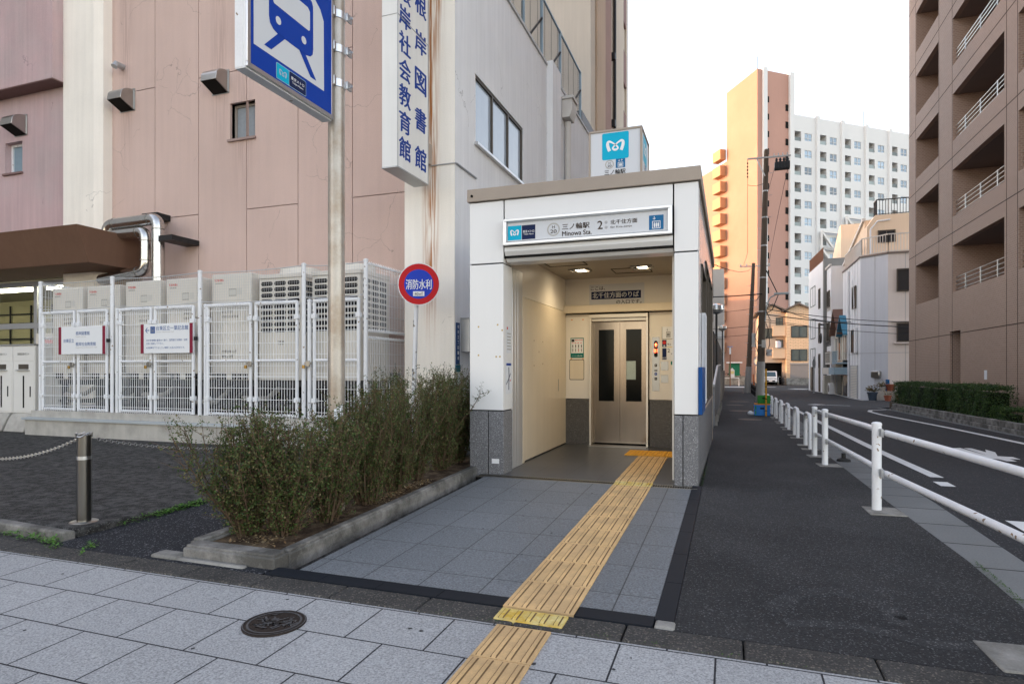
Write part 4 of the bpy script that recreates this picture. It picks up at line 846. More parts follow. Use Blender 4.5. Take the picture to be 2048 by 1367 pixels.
# sign boards hung on the gates
def board(x0, x1, label, draw):
    t = thing('sign_board', label, 'sign', ((x0+x1)/2,1.5,1.9), 'white direction boards on the mesh gates'); b = MB(); b.box(x0,x1,1.485,1.505,1.62,2.17); b.k = 1
    for a in (x0,x1-.075): b.box(a,a+.075,1.478,1.486,1.618,2.172)
    b.k = 2; b.box(x1,x1+.06,1.50,1.54,1.85,1.92)
    b.build('panel', [sign_white, maroon, dark_metal], t, .006); s = Sheet((x0,1.485,1.62),(1,0,0),(0,0,1)); draw(s); s.build('lettering', [ink_kanji, ink_grey], t)
def d1(s):
    s.text('台東区立',.14,.235,.44,.31,0,1,.015); s.text('根岸図書館',.49,.38,.88,.455,0,1,.015); s.text('Negishi Library',.49,.335,.78,.36,1,1,0); s.text('根岸社会教育館',.49,.165,1.05,.24,0,1,.015); s.text('Negishi Social Education Hall',.49,.118,1.08,.145,1,1,0)
def d2(s):
    s.stroke([(.22,.435),(.12,.435)],.016,0); s.stroke([(.17,.485),(.12,.435),(.17,.385)],.016,0); s.rect(.245,.375,.36,.505,0)
    s.k = 1; s.text('台東区立一葉記念館',.39,.43,1.18,.515,0,1,.015); s.text('Ichiyo Memorial Hall',.39,.385,.83,.41,1,1,0)
    s.text('次の歩道橋を最後まで渡り、国際通りを蔵前・浅草',.14,.225,1.16,.265,0,1,0); s.text('方向へ直進して下さい。',.14,.165,.58,.205,0,1,0); s.text('※歩道橋を下りると三ノ輪駅１ｂ出入口付近です。',.14,.085,1.10,.125,0,1,0)
    s2 = [(.26,.46),(.3025,.492),(.345,.46)]
    s.stroke(s2,.008,1,2)
    for a in (.275,.295,.315,.335): s.stroke([(a,.455),(a,.39)],.007,1,2)
board(-12.51,-11.20,'white board with maroon ends naming the library on the left gate',d1); board(-10.26,-8.97,'white board with maroon ends and left arrow to the memorial hall',d2)
# outdoor units on a steel frame
fr = MB()
for y in (1.95,2.7):
    fr.box(-13.2,-5.6,y,y+.08,1.0,1.1); fr.box(-13.2,-5.6,y,y+.06,.62,.68)
for x in [-13.1+1.04*i for i in range(8)]:
    for y in (1.95,2.7): fr.box(x,x+.08,y,y+.08,.47,1.0)
    fr.box(x,x+.06,1.95,2.75,.62,.67)
for x in (-11.8,-8.7): fr.bar((x,1.98,.6),(x+.6,1.98,1.0),.05)
tag(fr.build('steel_frame', frame_dk), 'galvanised steel stand carrying the row of outdoor units', 'frame')
PI_ = thing('refrigerant_pipes', 'beige lagged pipes running beneath the outdoor units', 'pipes', (-10,2.1,.5)); lag = M('lagged_pipe', (.30,.285,.26), .6, 0, .2, 5)
for i, (x, z) in enumerate(((-12.9,.8),(-11.6,.75),(-10.7,.82),(-9.4,.7),(-8.2,.78))): pp = MB(); pp.tube([(x,1.9,z),(x+.55,1.9,z),(x+.6,2.1,z+.15),(x+.6,2.3,1.1)],.045,8); pp.build('pipe', lag, PI_)
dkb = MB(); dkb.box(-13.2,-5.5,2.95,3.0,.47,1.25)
tag(dkb.build('shade_sheet', flat('shadow_panel',(.012,.012,.013),.9)), 'dark sheet added as the shade behind the steel stand under the units', 'panel')  # near-black sheet painted as the shade beneath the units
def unit(x0, x1, label, marks, ztop=3.02):
    t = thing('outdoor_unit', label, 'air conditioner', ((x0+x1)/2,1.8,1.12), 'outdoor units inside the white mesh fence'); b = MB()
    b.box(x0,x1,1.8,2.6,1.24,ztop); b.box(x0+.06,x1-.06,1.83,2.58,1.12,1.24); b.build('cabinet', beige_unit, t, .012)
    b = MB(); b.box(x0+.02,x1-.14,1.792,1.80,2.16,ztop-.03); b.box(x0+.02,x1-.02,1.794,1.80,1.27,2.14); b.build('front_panel', beige_unit, t, .006)
    b = MB()
    for i in range(6):
        if i != 2: b.box(x0+.08+i*(x1-x0-.16)/6,x0+.08+(i+.8)*(x1-x0-.16)/6,1.82,1.829,1.13,1.235)
    b.build('slot', joint_m, t)
    s = Sheet((x0,1.792,0),(1,0,0),(0,0,1)); W_ = x1-x0
    s.text('TOSHIBA',.07,ztop-.14,.29,ztop-.095,0,1,.05); s.rect(.09,ztop-.185,.26,ztop-.165,1); s.rect(W_*.45,ztop-.42,W_*.64,ztop-.28,1); s.rect(W_*.46,ztop-.40,W_*.63,ztop-.30,3,2); s.rect(W_*.66,ztop-.40,W_*.78,ztop-.28,3); s.rect(.03,ztop-.50,W_-.15,ztop-.495,1)
    for m_, a, c, w_, h_ in marks: s.text(m_,a,c,a+w_,c+h_,2,1,.01)
    s.build('lettering', [ink_red, M('plate_grey', (.40,.38,.34), .6), ink_black, flat('plate_pale', (.62,.6,.55))], t)
L1 = [('エレベータ',.35,2.34,.28,.05),('2階事務室',.35,2.25,.30,.05)]; L2 = [('おはなし室',.45,2.36,.28,.05),('1階社会教育館',.45,2.27,.36,.05)]; L5 = [('おとな室',.25,2.36,.25,.05),('1階社会教育館',.25,2.27,.38,.05),('令和2年12月',.25,1.62,.34,.055),('㈱サン空調',.25,1.53,.25,.055)]
unit(-13.17,-12.27,'leftmost beige outdoor unit at the post box end of the fence',L1); unit(-12.13,-11.22,'beige outdoor unit behind the left end of the library board',L1); unit(-11.05,-10.13,'beige outdoor unit behind the left part of the memorial hall board',L1,3.06); unit(-9.97,-9.07,'beige outdoor unit behind the right part of the memorial hall board',L2,3.06); unit(-8.84,-7.92,'beige outdoor unit with black dated writing left of the slotted units',L5,3.09)
def fan_unit(x0, x1, label):
    t = thing('fan_unit', label, 'air conditioner', ((x0+x1)/2,1.8,1.12), 'slotted fan units inside the white mesh fence'); b = MB(); b.box(x0,x1,1.8,2.75,1.12,2.95); b.box(x0-.015,x1+.015,1.785,2.765,2.95,3.03); b.build('cabinet', beige_unit, t, .012)
    cx, cy, rr = (x0+x1)/2+.05, 2.3, .36; b = MB(); b.lathe((cx,cy,3.03), [(rr+.05,0),(rr+.02,.02),(rr,.14),(rr-.03,.15),(rr-.05,.10)], 28); b.build('fan_shroud', beige_unit, t)
    s = MB()
    def slot(P, w_, h_):
        pts = []
        for sx, a0 in ((1,-90),(-1,90)):
            for a in range(0,181,30): pts.append((sx*(w_/2-h_/2)+h_/2*math.cos(R(a0+a)), h_/2*math.sin(R(a0+a))))
        s.poly([P(*p) for p in pts])
    cw = (x1-x0-.06)/3
    for j in range(9):
        for i in range(3): cx_, cz = x0+.03+cw*(i+.5), 2.86-.105*j; slot(lambda a, c: (cx_+a,1.797,cz+c), cw-.035, .075)
        for i in range(3): cy_, cz = 1.86+.27*(i+.5), 2.86-.105*j; slot(lambda a, c: (x1+.003,cy_+a,cz+c), .235, .075)
    s.build('grille', flat('slot_black', (.015,.015,.016), .6), t)
    q = Sheet((x0,1.797,0),(1,0,0),(0,0,1)); q.text('TOSHIBA',.42,1.80,.56,1.83,0,1,.04); q.text('Carrier',.43,1.755,.55,1.785,0,1,.02); q.build('lettering', ink_black, t)
fan_unit(-7.74,-6.80,'slotted fan unit left of the tall sign pole'); fan_unit(-6.58,-5.60,'slotted fan unit at the right end of the fence behind the sign pole')
# book return boxes
def rbox(x0, x1, label):
    t = thing('book_return_box', label, 'return box', ((x0+x1)/2,1.9,0), 'white book return boxes'); b = MB(); b.box(x0,x1,1.9,2.5,.36,1.84); b.build('cabinet', white_warm if False else M('box_cream', (.72,.70,.66), .45, 0, .05, 2), t, .01)
    b = MB(); b.box(x0-.01,x1+.01,1.87,2.52,1.842,1.87); b.build('lid', alum, t); m_ = (x0+x1)/2
    b = MB(); b.box(x0+.03,x1-.03,1.892,1.9,.40,1.48); b.box(x0+.01,x1-.01,1.894,1.9,1.50,1.82); b.build('door', M('box_door', (.74,.72,.68), .4, 0, .05, 2), t, .004)
    b = MB(); b.box(m_-.16,m_+.16,1.886,1.893,1.32,1.43); b.k = 1; b.box(m_-.2,m_+.2,1.85,1.893,1.29,1.31); b.k = 2; b.box(m_-.02,m_+.02,1.886,1.893,.48,1.18); b.box(m_+.2,m_+.23,1.886,1.893,.72,.95); b.build('slot', [brown_frame, alum, joint_m], t)
    s = Sheet((x0,1.893,0),(1,0,0),(0,0,1)); s.text('図書返却ポスト',.16,1.63,.54,1.68,0,1,.01); s.build('lettering', ink_black, t)
    b = MB(); b.prism([(1.7,-.03),(2.5,-.03),(2.5,.36),(1.9,.36),(1.82,.25)], 'x', x0-.02, x1-.08); b.build('base', concrete_lt, t, .02)
rbox(-14.57,-13.86,'cream book return box standing next to the white mesh fence'); rbox(-15.30,-14.59,'cream book return box cut by the left edge of the photo')

# ------------------------------------------------------------------ signs on posts, bollard and chains
MS = thing('station_sign_post', 'tall weathered metal pole carrying a blue train pictogram light box', 'sign post', (-3.145,-2.32,-.06))
b = MB(); b.tube([(-3.145,-2.32,-.10),(-3.145,-2.32,5.2)], .0775, 24, cap=True); b.build('pole', pole_m, MS)
for z in (3.93,4.25,4.57):
    b = MB(); b.tube([(-3.145,-2.32,z),(-3.145,-2.32,z+.075)], .084, 24); b.box(-3.20,-3.09,-2.43,-2.40,z-.0,z+.085); b.box(-3.06,-3.04,-2.30,-2.22,z,z+.075); b.box(-3.05,-3.0,-2.27,-2.262,z+.02,z+.03); b.tube([(-3.04,-2.26,z+.04),(-3.005,-2.26,z+.037)],.007,6); b.build('clamp', alum, MS, .004)
b = MB(); x0, x1, y0, y1, z0, z1 = -3.215,-3.10,-3.50,-2.43,3.60,5.0; b.box(x0,x1-.004,y0+.002,y1-.002,z0+.002,z1); b.k = 1
for r in ((y0,y1,z0,z0+.035),(y0,y0+.035,z0+.035,z1),(y1-.03,y1,z0+.035,z1)): b.box(x1-.02,x1+.002,*r)
b.k = 2; b.box(x0-.003,x1-.04,y0-.003,y0+.04,z0-.004,z1); b.box(x0,x1-.02,y0,y1,z0-.012,z0)
b.build('light_box', [sign_white, alum, white_paint], MS, .003)
s = Sheet((-3.10,0,0),(0,1,0),(0,0,1)); s.rect(-3.465,3.635,-2.46,5.0,0,1)
arch = [(-3.437,3.795),(-2.572,3.80),(-2.577,4.42),(-2.625,4.50),(-2.713,4.56),(-2.85,4.64),(-3.0,4.67),(-3.16,4.64),(-3.30,4.56),(-3.39,4.50),(-3.437,4.42)]; s.pg(arch,1,2)
s.pg([(-3.273,4.10),(-3.262,4.05),(-3.225,4.018),(-3.17,4.004),(-2.82,4.004),(-2.765,4.018),(-2.733,4.05),(-2.725,4.10),(-2.727,4.47),(-2.745,4.505),(-2.785,4.52),(-3.21,4.52),(-3.255,4.505),(-3.273,4.47)],0,3)
s.pg([(-3.228,4.245),(-3.215,4.228),(-2.785,4.228),(-2.772,4.245),(-2.772,4.40),(-2.80,4.425),(-3.20,4.425),(-3.228,4.40)],1,4); s.disc(-3.166,4.115,.032,1,4); s.disc(-2.852,4.115,.032,1,4)
s.pg([(-3.17,4.008),(-3.326,3.843),(-3.246,3.843),(-3.085,4.008)],0,3); s.pg([(-2.915,4.008),(-2.763,3.843),(-2.683,3.843),(-2.83,4.008)],0,3)
s.rrect(-3.19,3.645,-2.82,3.775,.012,2,2); s.rrect(-3.185,3.65,-3.04,3.770,.01,3,3); s.heart(-3.175,3.655,-3.05,3.765,2,4); s.rrect(-3.035,3.65,-2.825,3.770,.01,4,3); s.text('東京メトロ',-3.015,3.71,-2.85,3.738,5,4,.02); s.text('Tokyo Metro',-3.0,3.68,-2.86,3.70,5,4,.02)
s.build('pictogram', [sign_blue, sign_lt, flat('badge_edge',(.35,.5,.6)), metro_cyan, ink_navy, ink_white], MS)
s = MB(); s.add([(-3.145+.0795*math.cos(R(a)),-2.32+.0795*math.sin(R(a)),z+.0009*a) for z in (.89,1.0) for a in (-70,-55,-40,-25,-10)], [(k,k+1,k+6,k+5) for k in range(4)]); s.build('paper_scrap', paper, MS)
VS = thing('library_sign', 'tall white vertical light box with blue library lettering projecting from cream pillar', 'sign', (-4.66,1.7,4.5))
b = MB(); b.box(-4.80,-4.525,1.185,2.215,4.47,9.3); b.k = 1
for y in (1.18,2.20): b.box(-4.528,-4.518,y,y+.02,4.46,9.3)
b.box(-4.805,-4.518,1.18,2.22,4.45,4.472); b.box(-4.803,-4.517,1.178,2.222,6.83,6.838); b.build('light_box', [M('sign_case_white', (.74,.74,.72), .35, 0, .05, 1.5, streak=.06), galv], VS, .003)
b = MB(); b.box(-4.66,-4.54,2.22,2.384,4.85,5.2); b.box(-4.66,-4.54,2.22,2.384,7.9,8.25); b.build('bracket', brown_trim, VS)
s = Sheet((-4.525,0,0),(0,1,0),(0,0,1)); z = 4.63
for ch in reversed('根岸社会教育館'): s.text(ch,1.23,z,1.61,z+.35,0,1,.06); z += .415
s.text('立',1.24,z,1.60,z+.34,0,1,.03); z = 4.63
for ch in reversed('立根岸図書館'): s.text(ch,1.74,z,2.15,z+.38,0,1,.06); z += .64
s.build('lettering', ink_blue, VS)
RS = thing('hydrant_sign', 'round red and blue fire water sign on a slim white post', 'sign', (-4.44,1.5,-.05))
b = MB(); b.tube([(-4.47,1.55,-.1),(-4.37,1.53,2.75)], .036, 12); b.build('post', white_paint, RS)
rz = R(18); ux = Vector((math.cos(rz),math.sin(rz),0)); c0 = Vector((-4.30,1.46,2.66)); s = Sheet(c0,ux,(0,0,1),.004)
for r_, k_, l_ in ((.335,0,0),(.322,1,1),(.232,2,2)):
    n = len(s.v); s.disc(0,0,r_,k_,l_,40)
s.text('消防水利',-.205,-.085,.205,.075,0,3,.02); s.rect(-.09,-.19,.09,-.115,0,3); s.text('40㎡',-.065,-.18,.065,-.125,3,4,.0)
m_ = Matrix(((ux.x,0),(ux.y,0))); n0 = s.n
s.k = 0; k0 = len(s.v); ring = [(.335*math.cos(2*math.pi*i/40), .335*math.sin(2*math.pi*i/40)) for i in range(40)]
s.add([s.P(a,c,-.0) for a, c in ring]+[s.P(a,c,-4) for a, c in ring], [(i,(i+1)%40,40+(i+1)%40,40+i) for i in range(40)]+[tuple(range(40,80))])
s.build('disc', [sign_white, flat('sign_red', (.50,.006,.012), .3), flat('sign_royal', (.010,.045,.46), .3), ink_black], RS)
b = Sheet((-4.42,1.495,0),(1,0,0),(0,0,1)); 
b = Sheet((-4.4,1.504,0),(1,0,0),(0,0,1))
z = 2.05
for ch in '容量': b.text(ch,-.03,z,.012,z+.05,0,1,.02); z -= .06
z = 1.28
for ch in '東京消防庁': b.text(ch,-.05,z,-.008,z+.045,0,1,.02); z -= .075
b.build('lettering', ink_black, RS)
AP = thing('address_plate', 'narrow dark blue address plate on the white side wall corner', 'sign', (-4.09,2.3,1.4)); b = MB(); b.box(-4.10,-4.085,2.42,2.55,1.40,2.12); b.k = 1; b.box(-4.10,-4.084,2.40,2.58,1.27,1.39); b.build('plate', [flat('plate_blue', (.008,.05,.17), .35), flat('plate_teal',(.01,.12,.18),.4)], AP)
s = Sheet((-4.085,2.42,1.40),(0,1,0),(0,0,1)); z = .62
for ch in '根岸五丁目18': s.text(ch,.035,z,.095,z+.06,0,1,.02); z -= .09
s.build('lettering', ink_white, AP)
b = MB(); b.box(-4.10,-3.93,2.62,3.1,1.62,2.2); b.box(-4.10,-3.91,2.60,3.12,2.2,2.215); tag(b.build('meter_box', galv, bevel=.006), 'grey metal meter box on the white side wall beside the address plate', 'box')
BO = thing('bollard', 'stainless bollard on the forecourt corner with chains hooked over its top', 'bollard', (-5.009,-3.376,-.03))
b = MB(); b.lathe((-5.009,-3.376,-.03), [(.055,.008),(.055,.765),(.050,.772),(.01,.775)], 28); b.build('post', M('bollard_steel', (.20,.195,.185), .28, 1, .12, 2, streak=.08), BO)
b = MB(); b.lathe((-5.009,-3.376,-.03), [(.11,0),(.11,.006),(.10,.012),(.056,.012)], 28); b.build('base_plate', steel, BO); b = MB(); b.lathe((-5.009,-3.376,.52), [(.0568,0),(.0568,.03)], 28); b.build('band', alum, BO)
def chain(path_f, n, label, wear):
    b = MB(); P = [Vector(path_f(i/n)) for i in range(n+1)]
    for i in range(n):
        d = (P[i+1]-P[i]); c = (P[i]+P[i+1])/2; L = d.length*.78; t = d.normalized(); u = t.cross(Vector((0,0,1))).normalized(); v = u.cross(t)
        if i % 2: u, v = v, u
        pts = [c+t*(L*.62*math.cos(a))+u*(.0135*math.sin(a)) for a in [2*math.pi*k/8 for k in range(9)]]; b.tube(pts, .0042, 5, cap=False)
    tag(b.build('chain', M('chain_steel', wear, .35, .9, .2, 30)), label, 'chain')
top = Vector((-5.009,-3.376,.73)); 
def ch_l(t): x = -5.05-2.58*t; return (x, -3.40+.10*t, .70-1.60*t*(1-t)*.60*1.0)
def ch_r(t): return (-4.95-1.3*t*0+(-4.62+4.95)*t, -3.33+3.6*t, .70-.30*4*t*(1-t)*.85)
chain(ch_l, 96, 'chain drooping from the bollard towards the left edge of the photo', (.45,.43,.40)); chain(ch_r, 130, 'chain drooping from the bollard back behind the shrubs', (.34,.33,.31))
b = MB()
for a in range(5): b.tube([(-5.009+.06*math.cos(1.2*a+k*.5),-3.376+.06*math.sin(1.2*a+k*.5),.735+.018*math.sin(k*1.3+a)) for k in range(6)], .007, 5)
b.build('chain_knot', M('knot_steel', (.55,.54,.52), .3, .9), BO)
MH = thing('manhole_cover', 'round dark cast iron manhole cover set in the pale paving', 'manhole cover', (-2.068,-4.408,-.116))
b = MB(); cx, cy = -2.068,-4.408; dn = M('cast_iron', (.045,.036,.032), .5, .4, .3, 20, .2, 100); dl = M('cast_iron_worn', (.095,.093,.095), .5, 0, .25, 15)
cz = g(cy)+.003; rr = .172
def fl_(r): return [(cx+r*math.cos(2*math.pi*i/40), cy+r*math.sin(2*math.pi*i/40)) for i in range(40)]
b.k = 0; b.prism(fl_(rr),'z',cz-.05,cz+.004); 
s = Sheet((cx,cy,cz+.004),(1,0,0),(0,1,0),.0012); s.ring(0,0,rr-.006,.006,1,2); s.ring(0,0,rr-.03,.012,1,2); rnd = random.Random(5)
for i in range(46):
    a, r_ = rnd.uniform(0,6.28), rnd.uniform(.0,.12); s.stroke([(r_*math.cos(a)+rnd.uniform(-.016,.016)*j, r_*math.sin(a)+rnd.uniform(-.016,.016)*j) for j in range(4)], rnd.uniform(.006,.014), 1, 1+.12*i)
s.text('消火栓',-.05,-.03,.05,.015,0,8,.03)
b.build('lid', [dn, dl], MH); s.build('relief', [dn, dl], MH)
# ------------------------------------------------------------------ guard rail and hoop barriers along the kerb
GR = thing('guard_rail', 'white two rail pedestrian guard rail nearest the camera at the kerb', 'guard rail', (1.64,0,0))
posts = [(1.614,3.72,.715,.80),(1.613,2.56,.745,.80),(1.638,-.60,.81,.83),(1.93,-3.72,.75,.83)]
for x, y, zt, hh in posts:
    b = MB(); z0 = g(y); b.tube([(x,y,z0-.05),(x,y,zt-.02)], .041, 18); b.lathe((x,y,zt-.03), [(.044,0),(.044,.022),(.030,.032),(.005,.036)], 18); b.build('post', white_paint, GR)
def zr(y, top): return (.72 if top else .345)-.021*max(0,y)-.012*max(0,-y-3.0)
for top in (True, False):
    for (p, q) in ((posts[0],posts[1]),(posts[1],posts[2]),(posts[2],posts[3])):
        n = 8; P = []
        for i in range(n+1):
            t = .03+(.94)*i/n; y = p[1]+(q[1]-p[1])*t; x = p[0]+(q[0]-p[0])*(t if q[1] > -2 else (t*1.0)**1.0)+.05; P.append((x,y,zr(y,top)-(.0)))
        b = MB(); b.tube(P, .028, 14); o = b.build('rail', white_paint, GR)
        b = MB()
        for y_, x_ in ((P[0][1],P[0][0]),(P[-1][1],P[-1][0])):
            z = zr(y_,top); b.box(x_-.05,x_-.028,y_-.05,y_+.05,z-.035,z+.035); b.tube([(x_-.05,y_,z),(x_+.04,y_,z)],.007,6)
        b.build('bracket', galv, o)
fo = MB()
for x, y, _, _ in posts+[(1.62,-3.55,0,0)]: z = g(y)+.003; fo.obox((x+.05,y-.03,z-.05),.30,.34,.106,Matrix.Rotation(R(4),3,'Z'))
struct(fo.build('post_footing', concrete, bevel=.01))
b = MB(); b.lathe((1.95,3.2,-.07), [(.10,0),(.09,.03),(.03,.05),(.03,.12),(.008,.125)], 14); tag(b.build('rubber_base', M('rubber', (.03,.03,.03), .8)), 'small black rubber base lying in the gutter behind the rail posts', 'base')
first = None
for i in range(7):
    y0 = 4.80+2.15*i-(.0); x0 = 1.672; lab = ['white hoop barrier nearest the guard rail end','second white hoop barrier after the guard rail','third white hoop barrier after the guard rail','fourth white hoop barrier after the guard rail','fifth white hoop barrier after the guard rail','white hoop barrier just before the crates','white hoop barrier beyond the crates'][i]
    if first is None:
        first = thing('hoop_barrier', lab, 'barrier', (x0,y0,g(y0)), 'white hoop barriers along the kerb'); z0 = g(y0); H = .60
        P = [(x0,y0,z0-.05),(x0,y0,z0+H-.16)]+[(x0-.0,y0+.16-.16*math.cos(R(a)),z0+H-.16+.16*math.sin(R(a))) for a in range(15,91,15)]+[(x0,y0+.70-.16*math.cos(R(90-a)) if False else y0+.54+.16*math.sin(R(a)),z0+H-.16+.16*math.cos(R(a))) for a in range(0,91,15)]+[(x0,y0+.70,z0-.08)]
        b = MB(); b.tube(P, .036, 12); b.build('hoop', white_paint, first); b = MB()
        for yy in (y0,y0+.70): b.box(x0-.14,x0+.14,yy-.12,yy+.12,z0-.08-.007*(yy>y0),z0+.006-.007*(yy>y0))
        b.build('footing', concrete, first)
    else: dup(first, (x0+.004*i, y0, g(y0)), lab)
# metal covers and old patches on the pavement
for i, (x, y, dx, dy) in enumerate(((.75,17.5,.45,.8),(.55,23,.4,.6),(.8,28,.5,1.2),(.9,12.6,.35,.6))):
    b = MB(); b.lathe((x,y,g(y)+.002), [(dx,0),(dx,.004)], 20); tag(b.build('utility_cover', M('rusty_cover', (.12,.095,.075), .7, .2, .3, 6)), ['rusty round cover in the pavement beyond the crates','round cover in the far dark pavement beside the sloping railing','farthest wide round cover in the dark pavement','rusty round cover in the pavement level with the crates'][i], 'cover')
# ------------------------------------------------------------------ crates, bag and marker pole by the utility pole
def crate(name, label, c, dx, dy, h, mats):
    t = thing(name, label, 'crate', c); x, y, z = c; b = MB()
    b.box(x-dx/2,x+dx/2,y-dy/2,y+dy/2,z,z+.02)
    for a in (-1,1):
        b.box(x+a*dx/2-.012,x+a*dx/2+.012,y-dy/2,y+dy/2,z+.02,z+h); b.box(x-dx/2,x+dx/2,y+a*dy/2-.012,y+a*dy/2+.012,z+.02,z+h)
    b.k = 1
    for zz in (z+.03,z+h*.5,z+h-.03): b.box(x-dx/2-.02,x+dx/2+.02,y-dy/2-.02,y+dy/2+.02,zz-.014,zz+.014)
    for i in range(5): b.box(x-dx/2+dx*i/4-.01,x-dx/2+dx*i/4+.01,y-dy/2-.02,y-dy/2,z,z+h)
    b.build('shell', mats, t)
    b = MB(); b.box(x-.06,x+.06,y-dy/2-.024,y-dy/2-.018,z+h*.6,z+h*.75); b.build('handle_slot', joint_m, t)
cz = g(14.9); blu = M('crate_blue', (.03,.22,.62), .45, 0, .12, 5); grn = M('crate_green', (.03,.26,.04), .45, 0, .12, 5)
crate('bottle_crate', 'blue plastic crate on the pavement under the green crate', (1.34,14.95,cz), .46, .40, .36, [blu, blu])
b = MB(); b.box(1.10,1.58,14.74,15.16,cz+.362,cz+.40); b.k = 1; b.box(1.10,1.16,14.735,14.745,cz,cz+.36); tag(b.build('crate_lid', [ink_orange, grn]), 'orange and green tray lying between the two crates', 'tray')
crate('vegetable_crate', 'green plastic crate stacked on top of the blue crate', (1.40,15.0,cz+.402), .36, .38, .26, [grn, grn])
bm_ = bmesh.new() if 'bmesh' in globals() else None
b = MB(); rnd = random.Random(3)
for cx_, cy_, r_ in ((.98,15.0,.09),(1.06,14.98,.07)): b.lathe((cx_,cy_,cz), [(r_*.6,0),(r_,r_*.5),(r_*.85,r_*1.1),(r_*.4,r_*1.5),(.01,r_*1.6)], 10)
tag(b.build('plastic_bag', M('bag_white', (.75,.76,.78), .5, 0, .15, 25, bump=.6, bs=25)), 'crumpled white plastic bag beside the blue crate', 'bag')
b = MB(); P0 = (1.45,14.6,g(14.6))
for i in range(7): b.k = 1 if i in (1,3,5) else 0; z0, z1 = [0,.16,.19,.55,.58,.95,.98,1.55][i:i+2]; b.tube([(P0[0],P0[1],P0[2]+z0),(P0[0],P0[1],P0[2]+z1)], .028, 10)
tag(b.build('guy_guard', [M('guard_yellow', (.62,.32,.03), .5, 0, .12, 5), joint_m]), 'yellow and black guy wire guard standing in front of the crates', 'guard pole')
# ------------------------------------------------------------------ utility poles
pole_c = M('concrete_pole', (.115,.09,.07), .85, 0, .15, 2, streak=.15); wrap = M('pole_wrap', (.36,.35,.33), .7, 0, .08, 3)
insul = M('insulator', (.6,.58,.55), .3)
U1 = thing('utility_pole', 'tall nearest concrete utility pole with cross arm, transformer and street lamp', 'utility pole', (1.84,28.2,g(28.2)))
ux_, uy_, uz_ = 1.84, 28.2, g(28.2); zt1 = 12.95
b = MB(); b.tube([(ux_,uy_,uz_-.1),(ux_+.32,uy_,zt1)], .205, 16, .12); b.lathe((ux_+.32,uy_,zt1), [(.12,0),(.09,.1),(.02,.12)], 12); b.build('pole', pole_c, U1)
b = MB(); b.tube([(ux_,uy_,uz_),(ux_+.05,uy_,uz_+2.15)], .22, 16, .205); b.build('pole_wrap', wrap, U1)
b = MB(); A0, A1 = Vector((1.2,28.0,12.58)), Vector((3.35,28.2,12.60)); b.bar(A0, A1, .075); b.bar(A0.lerp(A1,.22)+Vector((0,0,-.04)), (ux_+.25,uy_-.15,11.6), .05)
for t in (.62,.72,.82,.92): p = A0.lerp(A1,t); b.lathe((p.x,p.y,p.z+.03), [(.025,0),(.035,.05),(.02,.08),(.03,.12),(.01,.16)], 8)
b.build('cross_arm', galv, U1)
b = MB(); b.box(2.56,3.30,28.02,28.40,11.92,12.28)
for i in range(4): p = 2.66+.18*i; b.lathe((p,28.2,12.28), [(.07,0),(.055,.08),(.075,.14),(.04,.24),(.01,.26)], 8)
for i in range(5): b.box(2.6+.15*i,2.65+.15*i,27.98,28.02,11.94,12.24)
b.build('switch_gear', M('switch_black', (.028,.03,.035), .5, .2), U1)
b = MB()
for i in range(18): z = 1.9+.58*i; s_ = 1 if i % 2 else -1; b = MB(); b.tube([(ux_+.026*z,uy_,z),(ux_+.026*z+s_*.32,uy_-.1,z)], .010, 5); b.build('step_bolt', galv, U1)
for z in (2.6,4.4,6.2,7.9,9.4,10.8): b = MB(); b.lathe((ux_+.025*z,uy_,z), [(.205-.006*z,0),(.205-.006*z,.07)], 14); b.build('steel_band', galv, U1)
b = MB(); b.tube([(ux_+.25,uy_-.1,3.9),(ux_+.32,uy_-.12,4.7),(ux_+.5,uy_-.14,5.15),(ux_+.85,uy_-.16,5.32)], .035, 8); b.k = 1; b.obox((ux_+1.05,uy_-.2,5.33),.72,.24,.10,Matrix.Rotation(R(-6),3,'Z')); b.build('lamp_arm', [M('lamp_grey', (.40,.46,.48), .5, .2), M('lamp_head', (.46,.52,.54), .4)], U1, .025)
b = MB(); b.box(ux_-.42,ux_-.2,uy_-.2,uy_,2.55,2.66); b.build('junction_box', galv, U1, .01); b = MB(); b.box(ux_+.08,ux_+.28,uy_-.32,uy_-.2,2.5,2.9); b.build('junction_box', M('jbox', (.55,.54,.50), .5), U1, .01); b = MB(); b.box(ux_+.3,ux_+.6,uy_-.3,uy_-.05,2.25,2.4); b.lathe((ux_+.45,uy_-.2,2.05), [(.11,0),(.13,.08),(.09,.2)], 10); b.build('camera_box', M('jbox_grey', (.5,.5,.5), .5), U1, .01)
U2 = thing('utility_pole', 'slimmer farther concrete utility pole leaning slightly beside the pavement', 'utility pole', (1.65,46.5,g(46.5)))
b = MB(); b.tube([(1.68,46.5,g(46.5)-.1),(2.14,46.5,10.0)], .22, 14, .13); b.build('pole', pole_c, U2); b = MB(); b.tube([(1.68,46.5,g(46.5)),(1.78,46.5,1.6)], .25, 14, .235); b.build('pole_wrap', wrap, U2)
b = MB(); b.bar((1.1,46.4,9.75),(3.4,46.6,9.75),.08)
for t in (1.15,1.6,2.7,3.3): b.lathe((t,46.5,9.78), [(.04,0),(.06,.08),(.02,.2)], 8)
b.build('cross_arm', galv, U2)
b = MB()
for i in range(13): z = 1.2+.58*i; b = MB(); b.tube([(1.72+.045*z,46.4,z),(1.72+.045*z+(.42 if i % 2 else -.4),46.3,z)], .014, 5); b.build('step_bolt', galv, U2)
pass; b = MB(); b.box(2.0,2.25,46.1,46.4,3.4,4.3); b.build('junction_box', galv, U2)
blk = M('cable_black', (.02,.02,.022), .6)
